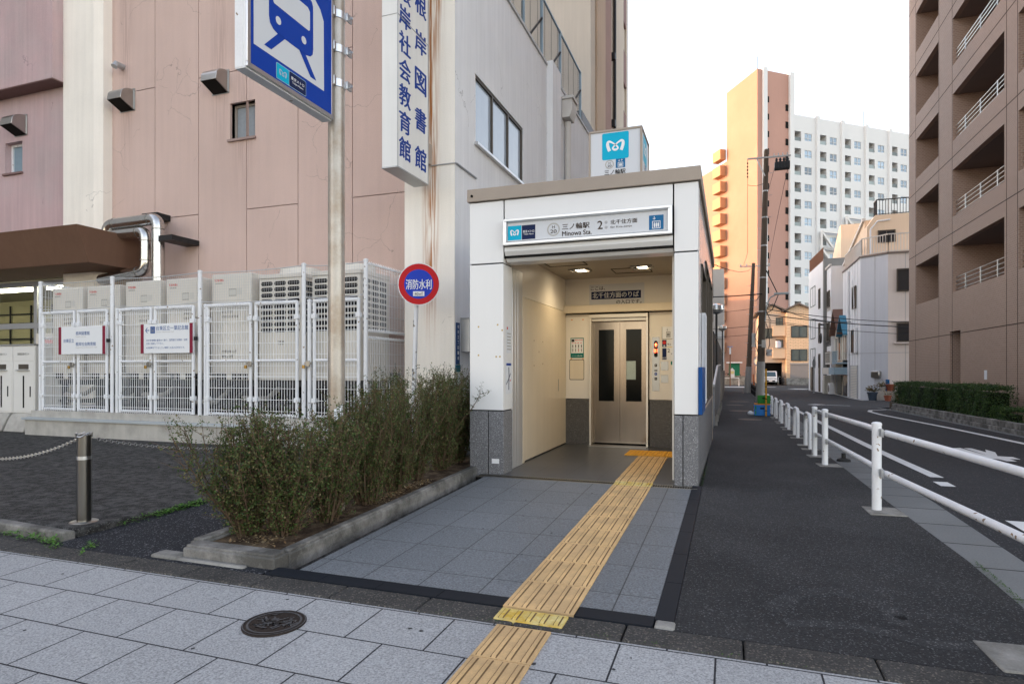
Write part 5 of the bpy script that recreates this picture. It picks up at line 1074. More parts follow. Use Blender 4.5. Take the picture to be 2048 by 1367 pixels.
def cable(a, c, sag, r, label=None, mb=None, n=18):
    a, c = Vector(a), Vector(c); b = mb or MB(); b.tube([a.lerp(c,i/n)-Vector((0,0,sag*4*(i/n)*(1-i/n))) for i in range(n+1)], r, 5)
    if mb is None: tag(b.build('cable', blk), label, 'cable')
q = MB(); cable((1.22,28.0,12.55),(1.22,28.0,7.6),0,.010,mb=q); cable((1.22,28.0,7.6),(1.15,46.4,9.8),.3,.010,mb=q)
for z in (12.4,12.22,12.04,11.86,11.68): q.lathe((1.22,28.0,z-.1), [(.025,0),(.045,.05),(.025,.1)], 8)
cable((1.22,28,11.2),(2.05,28.1,11.25),.1,.010,mb=q); cable((3.2,28.2,11.9),(3.3,46.6,9.9),-.2,.012,mb=q); cable((2.6,28.2,12.2),(2.2,28.15,10.6),.0,.010,mb=q)
tag(q.build('cable', blk), 'thin black cables dropping from the cross arm of the nearest pole', 'cable')
for k, (a, c, sg_, r, lab) in enumerate((((1.95,28,5.35),(-4.3,27,5.35),.12,.03,'thick black cable running left from the nearest pole at lamp height'), ((2.0,46.5,7.2),(1.95,28.2,5.6),.4,.025,'black cable sagging between the two utility poles'),
    ((1.95,28.2,5.0),(8.3,40.0,4.6),.4,.022,'black cable drooping from the nearest pole to the white houses'), ((1.95,28.2,4.3),(16.0,34.7,3.75),.35,.026,'thick black cable crossing the road and the white house front'),
    ((1.95,28.2,4.6),(16.0,35.0,4.3),.5,.02,'thin black cable crossing the white house front'), ((1.95,28.2,3.9),(16.0,35.0,3.3),.3,.014,'lowest thin cable crossing the road behind the white posts'),
    ((2.0,46.5,6.3),(-6,48,6.6),.3,.018,'highest thin cable from the farther pole running left'), ((1.95,46.5,4.9),(-6,47,5.1),.25,.018,'middle thin cable from the farther pole running left'), ((1.95,46.5,4.2),(-6,47,4.3),.2,.014,'lowest thin cable from the farther pole running left'),
    ((2.1,46.5,9.7),(-.1,6.2,3.55),.3,.010,'thin cable slanting from the farther pole to the entrance roof corner'), ((2.1,46.5,5.6),(20,78,6.6),.6,.022,'black cable from the farther pole past the tan house roof'))): cable(a, c, sg_, r, lab)
q = MB(); rnd = random.Random(9)
for i in range(5):
    z0 = rnd.uniform(3.6,5.6); s_ = rnd.choice((-1,1)); q.tube([(1.95+s_*.18,28.0,z0),(1.95+s_*rnd.uniform(.28,.45),27.95,z0-rnd.uniform(.4,.7)),(1.95+s_*rnd.uniform(.22,.4),27.95,z0-rnd.uniform(.8,1.2)),(1.95+s_*.18,28.0,z0-rnd.uniform(1.4,1.8))], rnd.uniform(.010,.02), 5)
q.tube([(2.15,28.1,6.6),(2.75,28.3,5.3),(2.45,28.2,4.5),(2.1,28.1,4.3)],.025,6); tag(q.build('cable_loops', blk), 'tangle of black cable loops clinging to the nearest utility pole', 'cable')
for i, (x, y, zt, nm, col_, lab) in enumerate(((2.15,44.0,.95,'marker_post',(.62,.14,.02),'orange marker post leaning at the far end of the pavement'),(2.25,38.0,1.15,'marker_post',(.7,.7,.72),'slim white marker post beyond the nearest utility pole'))):
    b = MB(); b.tube([(x,y,g(y)),(x-.12*(i == 0),y,zt)], .045, 10); b.lathe((x-.12*(i == 0),y,zt), [(.045,0),(.02,.05)], 8); tag(b.build(nm, flat('marker%d'%i, col_, .5)), lab, 'post')
DF = thing('kerb_fence', 'low black metal fence along the far part of the kerb', 'fence', (1.95,34,g(34)))
for i in range(9):
    y = 31+2.4*i; b = MB(); b.tube([(1.95,y,g(y)),(1.95,y,g(y)+.75)], .05, 8); b.build('post', dark_metal, DF)
b = MB()
for i in range(8):
    y = 31+2.4*i
    for h in (.35,.68): b.tube([(1.95,y,g(y)+h),(1.95,y+2.4,g(y+2.4)+h)], .025, 6)
b.build('rail', dark_metal, DF)

# ------------------------------------------------------------------ left side of the street beyond the entrance
b = MB(); b.add([(x,y,z) for x in (-.10,-.04) for y, z in ((9.6,-.3),(19.5,-.4),(19.5,1.47),(14.4,1.40),(9.6,.86))], [(0,1,2,3,4),(9,8,7,6,5),(0,4,9,5),(4,3,8,9),(3,2,7,8)]); SR = thing('sloping_railing', 'grey panelled railing sloping up beside the pavement past the entrance', 'railing', (-.07,14,-.2))
b.build('panel', M('panel_grey', (.26,.27,.28), .5, 0, .1, 2), SR); b = MB(); b.tube([(-.06,9.5,.90),(-.06,14.4,1.44),(-.06,19.5,1.51)], .035, 8); b.build('handrail', M('handrail_grey',(.55,.55,.55),.4,.4), SR); b = MB()
for i in range(7): y = 9.7+1.6*i; b.box(-.03,.03,y,y+.12,g(y)-.1,g(y)+.25)
b.build('footing', concrete, SR)
b = MB(); b.box(-.55,-.12,20,52,-.6,1.2); b.box(-.62,-.10,20,52,1.2,1.28); tag(b.build('garden_wall', M('garden_concrete', (.20,.17,.14), .9, 0, .25, 1.5, tint=(.10,.085,.07))), 'old stained concrete wall along the pavement beyond the railing', 'wall')
b = MB()
for i in range(40): y = 20.2+.8*i; b.box(-.36,-.32,y,y+.45,1.28,2.9)
b.box(-.38,-.30,20,52,2.85,2.93); tag(b.build('board_fence', dark_metal), 'dark slatted fence on top of the old concrete wall', 'fence')
SH = thing('low_shed', 'low dark roofed shed with pale panels behind the dark fence', 'building', (-2.5,24,0)); b = MB(); b.box(-6,-.9,22,40,-.5,3.1); b.k = 1; b.box(-6.2,-.6,21.6,40.4,3.1,3.35); b.k = 2; b.box(-.9,-.86,23,25.5,.4,2.5); b.k = 3
for y in (26,29,32,35): b.box(-.92,-.85,y,y+1.4,.8,2.6)
b.build('wall', [M('shed_brown', (.13,.10,.08), .8, 0, .15, 1), dark_metal, M('shed_panel', (.5,.5,.5), .5), glass_dk], SH)
WB = thing('pale_block', 'narrow pale block of flats with dark openings behind the globe lamp', 'building', (-4,62,0)); b = MB(); b.wall((-2.9,64,-.6),(1,0,0),(0,0,1),2.6,13,[(.5,1.5,2+2.6*i,3.7+2.6*i) for i in range(4)],.6,back=1); b.box(-2.9,-.3,64.6,70,-.6,12.4); b.k = 2; b.box(-2.95,-.25,63.9,64.02,2.2,2.9); b.box(-2.95,-.25,63.9,64.02,4.8,5.5); b.build('wall', [M('block_pale', (.45,.42,.38), .8, 0, .1, .5), M('block_brown', (.12,.07,.05), .8), M('block_rail', (.55,.55,.53), .6)], WB, smooth=False)
def globe(x, y, z, label, col_):
    t = thing('street_lamp', label, 'street lamp', (x,y,g(y)), 'globe lamps beyond the entrance'); b = MB(); b.tube([(x,y,g(y)),(x,y,1.5)], .085, 10); b.tube([(x,y,1.5),(x,y,z)], .055, 10); b.build('pole', dark_metal, t)
    b = MB(); b.lathe((x,y,z), [(.10,0),(.26,.08),(.36,.25),(.34,.42),(.10,.52)], 18); b.build('globe', M('globe_glass', col_, .1, .6), t); b = MB(); b.lathe((x,y,z+.20), [(.375,0),(.375,.04)], 18); b.build('ring', alum, t)
globe(-.3,25.1,4.1,'nearer black globe street lamp rising beside the pavement',(.55,.57,.58)); globe(-.3,50,4.75,'farther pale globe street lamp rising beside the pavement',(.62,.60,.55))
# bits at the far end of the pavement
SL = thing('street_clock_post', 'thin rusty post with small blue solar lamp at the pavement end', 'post', (.35,70,-.6)); b = MB(); b.tube([(.35,70,-.6),(.35,70,4.0)], .07, 8); b.build('post', M('rusty_post', (.22,.10,.06), .7), SL); b = MB(); b.box(.25,.45,69.9,70.1,3.2,4.0); b.k = 1; b.box(.05,.65,69.7,70.3,4.05,4.12); b.build('solar_lamp', [white_paint, flat('solar_blue',(.1,.25,.5),.3)], SL)
BN = thing('pipe_barrier', 'white pipe barrier with a tiny house box across the pavement end', 'barrier', (.7,72,-.6)); b = MB(); b.tube([(-.4,72,-.6),(-.4,72,.35),(1.35,72,.35),(1.35,72,-.6)], .05, 8); b.build('frame', white_paint, BN); b = MB(); b.box(.3,.85,71.9,72.1,.4,1.25); b.prism([(.25,1.25),(.9,1.25),(.575,1.6)],'y',71.85,72.15); b.k = 1; b.box(.35,.8,71.89,71.9,.85,1.2); b.build('house_box', [white_paint, flat('box_yellow',(.7,.62,.3))], BN)
b = MB(); b.box(-1.2,1.9,65,68.5,-.60,-.575); struct(b.build('crosswalk_paint', pm))
PB = thing('park_shelter', 'small green waste shelter with white roof against the pink tower', 'shelter', (1.0,76,-.6)); b = MB(); b.box(.2,1.5,76,77,.6,2.2); b.k = 1; b.box(-.1,1.8,75.7,77.3,2.2,2.35); b.build('hut', [flat('hut_green',(.02,.16,.09),.6), white_paint], PB)
b = MB(); b.box(-3,2.6,78.2,78.5,-.6,.55); tag(b.build('park_wall', concrete), 'low grey wall with bicycles behind it at the street end', 'wall')
for k_, lab in ((-1.1,'dark bicycle nearer the left end of the low grey wall'),(.3,'dark bicycle right of the other one behind the low grey wall')):
    BK = thing('bicycle', lab, 'bicycle', (k_+.5,79,-.6), 'bicycles behind the low grey wall')
    for c_ in (k_,k_+1.0): b = MB(); b.tube([(c_+.34*math.cos(R(a)),79,.55+.34*math.sin(R(a))) for a in range(0,361,30)], .04, 5); b.build('wheel', dark_metal, BK)
    b = MB(); b.tube([(k_,79,.55),(k_+.5,79,1.15),(k_+1.0,79,.55),(k_+.35,79,.6),(k_,79,.55)], .03, 5); b.tube([(k_,79,.55),(k_+.1,79,1.35),(k_-.15,79,1.4)], .03, 5); b.build('frame', dark_metal, BK)
RM = thing('convex_mirror', 'round white framed traffic mirror peeping out behind the farther pole', 'mirror', (3.1,60,-.6)); b = MB(); b.tube([(3.1,60,-.6),(3.1,60,2.6)], .05, 8); b.build('pole', M('mirror_orange',(.6,.2,.03),.5), RM); s = Sheet((3.1,59.9,2.2),(1,0,0),(0,0,1),.01); s.disc(0,0,.5,0,1); s.disc(0,0,.42,1,2); s.build('disc', [white_paint, M('mirror_face',(.55,.45,.4),.05,1)], RM)

# ------------------------------------------------------------------ brown tiled apartment building on the right
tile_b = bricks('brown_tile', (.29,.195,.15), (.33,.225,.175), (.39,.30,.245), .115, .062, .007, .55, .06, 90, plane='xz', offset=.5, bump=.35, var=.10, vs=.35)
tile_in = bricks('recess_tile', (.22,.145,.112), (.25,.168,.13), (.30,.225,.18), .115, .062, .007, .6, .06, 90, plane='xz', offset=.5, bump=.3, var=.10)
AB = thing('apartment_building', 'brown tiled apartment building with deep recessed balconies on the right', 'building', (7.6,18,-.3))
XA, YF = 7.6, 23.46; H_ = 30.0; z0_ = -.4
def fy(y): return YF-y                                  # along the facade from its far corner
holes = []; floors = [3.99+2.61*i for i in range(9)]
for f_ in floors:
    holes += [(fy(22.4),fy(19.49),f_-z0_,f_+1.62-z0_,1.5),(fy(17.95),fy(13.7),f_-z0_,f_+1.62-z0_,1.5),(fy(12.8),fy(8.6),f_-z0_,f_+1.62-z0_,1.5)]
holes.append((fy(18.23),fy(17.19),.05,2.65-z0_,1.2)); holes.append((fy(12.45),fy(9.5),.05,3.3-z0_,1.2))
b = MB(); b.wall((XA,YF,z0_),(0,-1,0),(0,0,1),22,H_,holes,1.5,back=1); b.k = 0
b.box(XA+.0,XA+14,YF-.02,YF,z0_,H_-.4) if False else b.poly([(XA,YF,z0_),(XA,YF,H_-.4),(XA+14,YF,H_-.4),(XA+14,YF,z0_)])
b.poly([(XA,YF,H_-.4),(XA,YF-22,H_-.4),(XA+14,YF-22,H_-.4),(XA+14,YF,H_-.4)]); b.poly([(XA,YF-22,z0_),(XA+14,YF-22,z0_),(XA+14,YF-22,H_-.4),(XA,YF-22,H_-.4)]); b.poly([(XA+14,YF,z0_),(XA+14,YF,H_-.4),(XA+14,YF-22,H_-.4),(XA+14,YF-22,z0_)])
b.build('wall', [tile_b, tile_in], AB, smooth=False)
b = MB()                                                # movement joints
for y in (22.45,19.44,18.0,13.55,12.85): b.box(XA-.003,XA+.01,y-.012,y+.012,z0_,H_-.5)
for f_ in [2.55]+[x_-.55 for x_ in floors[1:]]: b.box(XA-.0035,XA+.01,YF-22,YF,f_-.012,f_+.012)
b.build('movement_joint', flat('joint_brown', (.05,.035,.03), .8), AB)
for f_ in floors:
    b = MB()
    for z in (.10,.24,.38,.52): b.tube([(XA+.10,13.72,f_+z),(XA+.10,17.93,f_+z)], .016, 6)
    for y in (14.4,15.7,17.0): b.box(XA+.08,XA+.12,y,y+.04,f_,f_+.54)
    b.build('balcony_railing', alum, AB)
    b = MB()
    for z in (.10,.24,.38,.52): b.tube([(XA+.10,8.62,f_+z),(XA+.10,12.78,f_+z)], .016, 6)
    b.build('balcony_railing', alum, AB)
    b = MB(); b.box(XA+1.46,XA+1.49,14.2,16.9,f_-.2,f_+1.45); b.box(XA+1.46,XA+1.49,9.2,12.2,f_-.2,f_+1.45); b.box(XA+1.46,XA+1.49,20.0,20.9,f_-.2,f_+1.45); b.build('balcony_window', glass_dk, AB)
    b = MB(); b.box(XA+.16,XA+1.45,13.72,17.93,f_+1.60,f_+1.615); b.box(XA+.16,XA+1.45,8.62,12.78,f_+1.60,f_+1.615); b.box(XA+.16,XA+1.45,19.5,22.38,f_+1.60,f_+1.615); b.build('balcony_soffit', M('soffit_taupe', (.22,.17,.15), .85), AB)
b = MB(); b.box(XA-.012,XA-.002,14.92,15.12,1.02,1.30); tag(b.build('notice_sheet', paper), 'small white notice sheet taped on the brown tiled wall', 'notice')
# kerb stones and clipped hedges in front of it
b = MB()
for i in range(24): y = 2+.8*i; b.box(6.42,6.60,y+.01,y+.79,g(y)-.15,g(y)+.10); b.box(6.47,6.62,y+.01,y+.79,g(y)+.104,g(y)+.24)
tag(b.build('stone_kerb', planter_m, bevel=.012), 'two course mossy stone kerb below the clipped hedges', 'kerb'); b = MB(); b.box(6.6,7.6,1.5,22.2,-.5,-.02); struct(b.build('planting_soil', soil_m))
strip('road_edge', [(2,6.3,6.45),(23,6.3,6.45)], -.004, gutter_m)
def clipped(x0, x1, y0, y1, z1, label, seed, n=16000):
    t = thing('clipped_hedge', label, 'hedge', ((x0+x1)/2,(y0+y1)/2,g(y0)), 'clipped hedges by the brown building'); rnd = random.Random(seed); lf = MB(); zb_ = g(y1)
    def push(p, e, l, w_):
        u = e.orthogonal().normalized(); a = rnd.uniform(0,6.28); u = (u*math.cos(a)+e.cross(u)*math.sin(a))*w_; k = len(lf.v)
        lf.v += [tuple(p),tuple(p+e*l*.5+u),tuple(p+e*l),tuple(p+e*l*.5-u)]; lf.f.append((k,k+1,k+2,k+3)); lf.m.append(0)
    cl = [(rnd.uniform(x0,x1),rnd.uniform(y0,y1),rnd.uniform(zb_,z1)) for _ in range(60)]
    for i in range(n):
        f_ = rnd.random(); x = rnd.uniform(x0,x1); y = rnd.uniform(y0,y1); z = zb_+.08+(z1-zb_-.08)*rnd.random()
        if f_ < .42: x = x0
        elif f_ < .78: z = z1-.05*((2*(y-y0)/(y1-y0)-1)**4)
        elif f_ < .90: y = y0
        else: y = y1
        bump_ = .05*math.sin(y*4.3+z*3)+.05*math.sin(y*9+x*5+z*7)+.03*math.sin(y*17+z*13); d = rnd.uniform(-.02,.12)+bump_
        cx_, cz_ = (x0+x1)/2, (zb_+z1)/2; nrm = Vector(((x-cx_)/(x1-x0)*2, ((y-(y0+y1)/2)/(y1-y0)*2)**5, (z-cz_)/(z1-zb_)*1.6))
        p = Vector((x,y,z))-nrm*.5*d*1.3
        if rnd.random() < .08: p += nrm*.06
        push(p, Vector((rnd.gauss(0,1),rnd.gauss(0,1),rnd.gauss(.4,.8))).normalized(), rnd.uniform(.025,.055), rnd.uniform(.009,.016))
    lf.build('leaves', leaf_box, t, smooth=False)
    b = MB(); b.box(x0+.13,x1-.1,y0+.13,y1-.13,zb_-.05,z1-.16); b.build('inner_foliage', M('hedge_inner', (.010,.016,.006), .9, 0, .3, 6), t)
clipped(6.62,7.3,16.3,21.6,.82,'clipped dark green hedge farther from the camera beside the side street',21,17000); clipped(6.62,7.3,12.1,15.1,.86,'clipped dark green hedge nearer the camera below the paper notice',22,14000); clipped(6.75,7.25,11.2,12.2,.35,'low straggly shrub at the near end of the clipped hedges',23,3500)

# ------------------------------------------------------------------ houses down the right side
siding = M('white_siding', (.74,.75,.77), .6, 0, .05, .6, streak=.05); siding_b = M('bluish_siding', (.60,.63,.69), .6, 0, .05, .6, streak=.06); siding_w = M('warm_siding', (.72,.65,.61), .6, 0, .05, .6, streak=.05); beige_s = M('beige_siding', (.78,.60,.44), .7, 0, .05, .5, streak=.05)
def win(par, o_, ux, W, H, fm=brown_frame, pm_=glass_dk, bars=1, uy=(0,0,1)):
    o_, ux, uy = Vector(o_), Vector(ux), Vector(uy); n = ux.cross(uy); b = MB()
    def bx(a0,a1,c0,c1,d0,d1,mb):
        P = [o_+ux*a+uy*c+n*d for d in (d0,d1) for a, c in ((a0,c0),(a1,c0),(a1,c1),(a0,c1))]; mb.add(P, [(0,3,2,1),(4,5,6,7),(0,1,5,4),(1,2,6,5),(2,3,7,6),(3,0,4,7)])
    t = .06
    for a0,a1,c0,c1 in ((0,W,0,t),(0,W,H-t,H),(0,t,t,H-t),(W-t,W,t,H-t)): bx(a0,a1,c0,c1,-.02,.06,b)
    for i in range(1,bars+1): bx(W*i/(bars+1)-.025,W*i/(bars+1)+.025,t,H-t,-.02,.05,b)
    w_ = b.build('window', fm, par); q = MB(); bx(t,W-t,t,H-t,.005,.015,q); q.build('pane', pm_, w_); return w_
H1 = thing('white_house', 'white sided corner house with beige top floor and roller shutter', 'house', (9,36,-.5))
base = [(8.0,36.2),(9.27,35.1),(18,35.1),(18,42.5),(8.0,42.5)]
b = MB(); b.k = 0
P_ = [(8.0,42.5),(8.0,36.2),(9.27,35.1),(18,35.1),(18,42.5)]
for (p, q), k in zip(zip(P_,P_[1:]), (0,1,2,0)): b.k = k; b.poly([(p[0],p[1],-.7),(q[0],q[1],-.7),(q[0],q[1],8.3),(p[0],p[1],8.3)])
b.k = 0; b.poly([(x,y,8.3) for x, y in P_]); b.build('wall', [siding, siding_b, siding_w], H1, smooth=False)
b = MB()
for p, q in zip(P_,P_[1:]):
    d = Vector((q[0]-p[0],q[1]-p[1],0)); L = d.length; d.normalize(); nn = Vector((d.y,-d.x,0)); i = .9
    while i < L: c_ = Vector((p[0],p[1],0))+d*i+nn*.0; b.obox((c_.x,c_.y,3.8),.02,.02,9,Matrix()) ; i += .91
    a_ = Vector((p[0],p[1],2.35)); b.bar(a_, (q[0],q[1],2.35), .02)
b.build('panel_joint', M('siding_joint', (.36,.36,.38), .8), H1)
b = MB()
for p, q in zip(P_,P_[1:]): b.bar((p[0],p[1],8.34),(q[0],q[1],8.34),.14,.10)
b.build('parapet_cap', M('cap_brown', (.22,.18,.16), .6), H1)
b = MB(); b.prism([(8.62,8.3),(8.62,10.5),(9.1,11.2),(18,11.2),(18,8.3)], 'y', 37.6, 38.8); b.prism([(38.81,8.3),(38.81,11.18),(48.4,8.9),(48.4,8.3)], 'x', 8.7, 18); b.k = 1; b.prism([(8.1,43.0),(18,43.0),(18,49.0),(7.9,49.0)], 'z', 8.0, 9.0) if False else None; b.build('top_floor', beige_s, H1, smooth=False)
win(H1,(9.22,37.58,9.42),(1,0,0),.98,.78); win(H1,(9.71,35.07,6.0),(1,0,0),2.2,1.35); win(H1,(9.71,35.07,3.0),(1,0,0),2.2,1.12)
b = MB(); b.box(9.45,12.2,34.95,35.09,4.2,4.27); b.build('window_hood', siding_w, H1); b = MB(); b.box(9.55,12.0,34.93,35.09,2.88,2.97); b.build('window_sill', siding_w, H1)
w1 = win(H1,(7.97,38.6,5.3),(0,-1,0),1.2,1.45); w2 = win(H1,(7.97,38.9,2.45),(0,-1,0),1.4,1.5); b = MB(); b.box(7.85,7.97,37.0,37.5,2.4,4.0); b.build('shutter_box', siding, H1)
b = MB(); b.box(7.93,8.0,36.9,39.6,-.5,1.62); b.k = 1
for i in range(20): b.tube([(7.95,37.0,-.48+.105*i),(7.95,39.0,-.48+.105*i)], .045, 6)
b.build('roller_shutter', [M('shutter_frame', (.40,.40,.41), .6), M('shutter_cream', (.66,.62,.55), .6)], H1)
def railing(name, par, path, h, col_):
    b = MB()
    for p, q in zip(path, path[1:]):
        p, q = Vector(p), Vector(q); L = (q-p).length; n = int(L/.16); up = Vector((0,0,h))
        b.bar(p+up, q+up, .06); b.bar(p+Vector((0,0,.08)), q+Vector((0,0,.08)), .04)
        for i in range(n+1): c_ = p.lerp(q,i/max(1,n)); b.bar(c_, c_+up, .03)
    b.build(name, col_, par)
rail_w = M('rail_white', (.62,.58,.54), .5); railing('terrace_railing', H1, [(8.1,42.3,8.38),(8.1,36.3,8.38),(9.3,35.2,8.38),(16,35.2,8.38)], 1.1, rail_w); railing('roof_railing', H1, [(9.2,38.6,11.2),(9.2,37.75,11.2),(17,37.75,11.2)], 1.0, dark_metal)
b = MB(); b.tube([(7.93,39.9,-.5),(7.93,39.9,8.0)], .06, 8); b.tube([(7.93,37.6,3.6),(7.9,37.9,6.6),(7.9,38.4,8.0)], .03, 6); b.tube([(8.8,37.53,8.4),(8.8,37.53,10.3),(9.2,37.53,10.8),(9.9,37.53,10.85)], .05, 8); b.build('downpipe', siding, H1)
b = MB(); b.prism([(35.0,.55),(34.75,.5),(34.55,.35),(34.6,.1),(35.0,.05)], 'x', 8.65, 9.2) if False else b.obox((8.72,35.45,1.05),.5,.35,.42,Matrix.Rotation(R(-41),3,'Z')); b.build('vent_hood', steel, H1, .05)
b = MB(); b.tube([(12,34.9,1.75),(11.2,34.9,1.75),(11.0,34.9,1.5),(10.9,34.9,.9),(10.7,34.9,.75),(10.65,34.9,.95)], .05, 8); b.build('hook_pipe', M('hook_grey', (.38,.36,.35), .5), H1)
b = MB(); b.obox((9.24,35.085,-.13+.35),.22,.03,1.05,Matrix.Rotation(R(-41),3,'Z')); tag(b.build('address_plate', flat('plate_mid_blue', (.01,.12,.32), .4)), 'blue vertical address plate on the corner of the white house', 'sign')
b = MB(); b.box(11.9,12.5,35.06,35.12,-.5,1.1); b.build('door', glass_dk, H1)
# planters and pots in front of the chamfered corner
terra = M('terracotta', (.30,.10,.06), .8, 0, .15, 8); b = MB(); b.obox((9.3,34.4,-.2),1.5,.5,.55,Matrix.Rotation(R(-12),3,'Z')); tag(b.build('pot_shelf', concrete_lt, bevel=.02), 'pale concrete block shelf carrying flower pots by the white house', 'shelf')
def pot(x, y, z, r, h, mat, label, leafy=0):
    t = thing('flower_pot', label, 'flower pot', (x,y,z), 'flower pots by the white house'); b = MB(); b.lathe((x,y,z), [(r*.7,0),(r*.95,h*.82),(r*1.06,h*.84),(r*1.06,h),(r*.9,h),(r*.85,h*.85)], 14); b.build('pot', mat, t)
    if leafy:
        rnd = random.Random(int(x*100)); lf = MB()
        for i in range(leafy):
            e = Vector((rnd.gauss(0,.8),rnd.gauss(0,.8),rnd.uniform(.3,1.2))).normalized(); p = Vector((x,y,z+h))+e*rnd.uniform(.02,.35); u = e.orthogonal().normalized()*.03; k = len(lf.v); lf.v += [tuple(p),tuple(p+e*.07+u),tuple(p+e*.15),tuple(p+e*.07-u)]; lf.f.append((k,k+1,k+2,k+3)); lf.m.append(0)
        lf.build('plant', leafmat('pot_leaf', [(.05,.07,.03),(.14,.10,.05),(.22,.17,.10)]), t, smooth=False)
pot(9.25,34.35,.08,.28,.40,terra,'terracotta pot on the concrete shelf by the white house'); pot(9.9,34.2,.08,.30,.36,M('olive_pot',(.22,.22,.06),.7),'olive green pot on the concrete shelf by the white house')
pot(8.35,34.5,-.5,.30,.50,M('slate_pot',(.05,.07,.10),.6),'dark blue pot with spiky dry plant left of the shelf',160); pot(8.85,34.4,.08,.20,.22,concrete_lt,'small grey pot with dry plant on the shelf',110)
for i, (x, m_, lab) in enumerate(((9.0,terra,'small red pot on the ground before the shelf'),(9.6,terra,'terracotta pot on the ground at the shelf foot'),(10.2,concrete_lt,'pale bucket on the ground right of the shelf'),(10.8,terra,'red trough pot on the ground nearest the hedge'))): pot(x,33.9,-.49,.2,.32,m_,lab,25 if i == 0 else 0)
# teal and cream little houses
def little(y0, y1, zw, zr_, wm, rm, lab, trim):
    t = thing('little_house', lab, 'house', (8.2,(y0+y1)/2,-.5), 'two narrow gabled houses'); b = MB(); ym = (y0+y1)/2
    b.add([(8.0,y0,-.6),(8.0,y1,-.6),(8.0,y1,zw),(8.0,ym,zr_),(8.0,y0,zw),(13,y0,-.6),(13,y1,-.6),(13,y1,zw),(13,ym,zr_),(13,y0,zw)], [(0,4,3,2,1),(5,6,7,8,9),(0,5,9,4),(1,2,7,6)]); b.build('wall', wm, t, smooth=False)
    b = MB()
    for yy in (y0-.25,y1+.25):
        n_ = 1 if yy < ym else -1; zz = zw-.2
        b.add([(7.6,yy,zz),(7.6,ym,zr_+.05),(13,ym,zr_+.05),(13,yy,zz),(7.6,yy,zz+.12),(7.6,ym,zr_+.17),(13,ym,zr_+.17),(13,yy,zz+.12)], [(0,1,2,3),(4,7,6,5),(0,4,5,1),(3,2,6,7),(0,3,7,4)])
    b.build('roof', rm, t); win(t,(7.97,y1-.35,2.0),(0,-1,0),y1-y0-.7,1.8,alum,glass_dk)
    b = MB(); b.box(7.3,8.0,y0+.1,y1-.1,1.75,1.85)
    for i in range(8): y = y0+.15+(y1-y0-.3)*i/7; b.box(7.3,7.33,y,y+.03,1.85,2.6)
    b.box(7.28,7.34,y0+.1,y1-.1,2.6,2.65); b.build('balcony', trim, t); b = MB(); b.box(7.1,8.0,y0,y1,1.0,1.5) ; b.build('porch_roof', trim, t); b = MB(); b.box(7.96,8.02,y0+.3,y1-.4,-.5,.95); b.build('door', glass_dk, t)
little(40.2,42.6,3.9,5.0,M('teal_wall',(.16,.27,.26),.7,0,.1,1),M('roof_blue',(.06,.20,.30),.6),'tiny teal gabled house squeezed beside the white corner house',M('trim_blue',(.28,.38,.45),.6)); little(42.7,46.0,4.1,5.7,M('cream_wall',(.66,.58,.47),.8,0,.1,1),M('roof_red',(.17,.10,.08),.8),'tiny cream gabled house left of the teal one',M('trim_cream',(.60,.57,.52),.6))
AC = thing('street_outdoor_unit', 'small white outdoor unit standing before the cream gabled house', 'air conditioner', (7.4,43.4,-.5)); b = MB(); b.box(7.2,7.5,43.0,43.8,-.45,.35); b.build('cabinet', white_paint, AC, .02); b = Sheet((7.2,43.4,-.05),(0,-1,0),(0,0,1)); b.disc(0,0,.28,0,2); b.build('fan_grille', brown_frame, AC)
H2 = thing('slant_roof_house', 'tall white house with long slanting upper wall behind the gabled houses', 'house', (8.5,47,-.5))
b = MB(); b.prism([(46.2,-.6),(48.4,-.6),(48.4,9.4),(46.2,9.4)], 'x', 7.75, 14); b.k = 1; b.prism([(38.5,7.9),(48.4,7.9),(48.4,9.6),(43.0,13.6),(38.5,13.6)], 'x', 11.0, 16) if False else b.prism([(8.6,-.6),(8.6,8.2),(16,8.2),(16,-.6)], 'y', 43.2, 46.19)
b.build('wall', [siding, siding_w], H2, smooth=False)
win(H2,(7.72,48.0,6.3),(0,-1,0),1.3,1.3); win(H2,(7.72,48.0,3.6),(0,-1,0),1.3,1.5); win(H2,(7.72,48.0,1.2),(0,-1,0),1.2,1.6)
railing('balcony_railing', H2, [(7.75,48.3,6.0),(7.75,46.3,6.0)], 1.0, rail_w); railing('balcony_railing', H2, [(7.75,48.3,3.2),(7.75,46.3,3.2)], 1.0, dark_metal); railing('terrace_railing', H2, [(9.2,43.3,9.2),(9.2,46.1,9.2),(10.4,46.1,9.2)], 1.0, dark_metal)
b = MB(); b.bar((8.67,38.8,11.22),(8.67,48.4,8.93),.2); b.bar((7.7,46.15,9.5),(7.7,48.45,9.5),.14); b.build('roof_edge', rail_w, H2)
H3 = thing('white_block_house', 'white three storey house with green framed windows at the road bend', 'house', (8,51,-.5))
b = MB(); b.k = 0; b.prism([(7.55,49.2),(7.25,56.0),(15,56.0),(15,49.2)], 'z', -.6, 10.3); b.k = 1; b.prism([(7.56,48.6),(7.56,49.19),(14,49.19),(14,48.6)], 'z', -.6, 10.4); b.k = 2; b.prism([(49.25,10.3),(49.25,13.2),(50,13.2),(55.5,10.3)], 'x', 8.9, 15); b.build('wall', [siding, M('grey_edge', (.22,.22,.21), .8, 0, .1, 1), beige_s], H3, smooth=False)
for z in (7.0,4.1,1.5):
    win(H3,(7.33,55.0,z),(.04,-.999,0),2.4,1.75,M('green_frame',(.06,.10,.09),.5)); win(H3,(7.48,51.0,z-.5),(.04,-.999,0),.8,1.7)
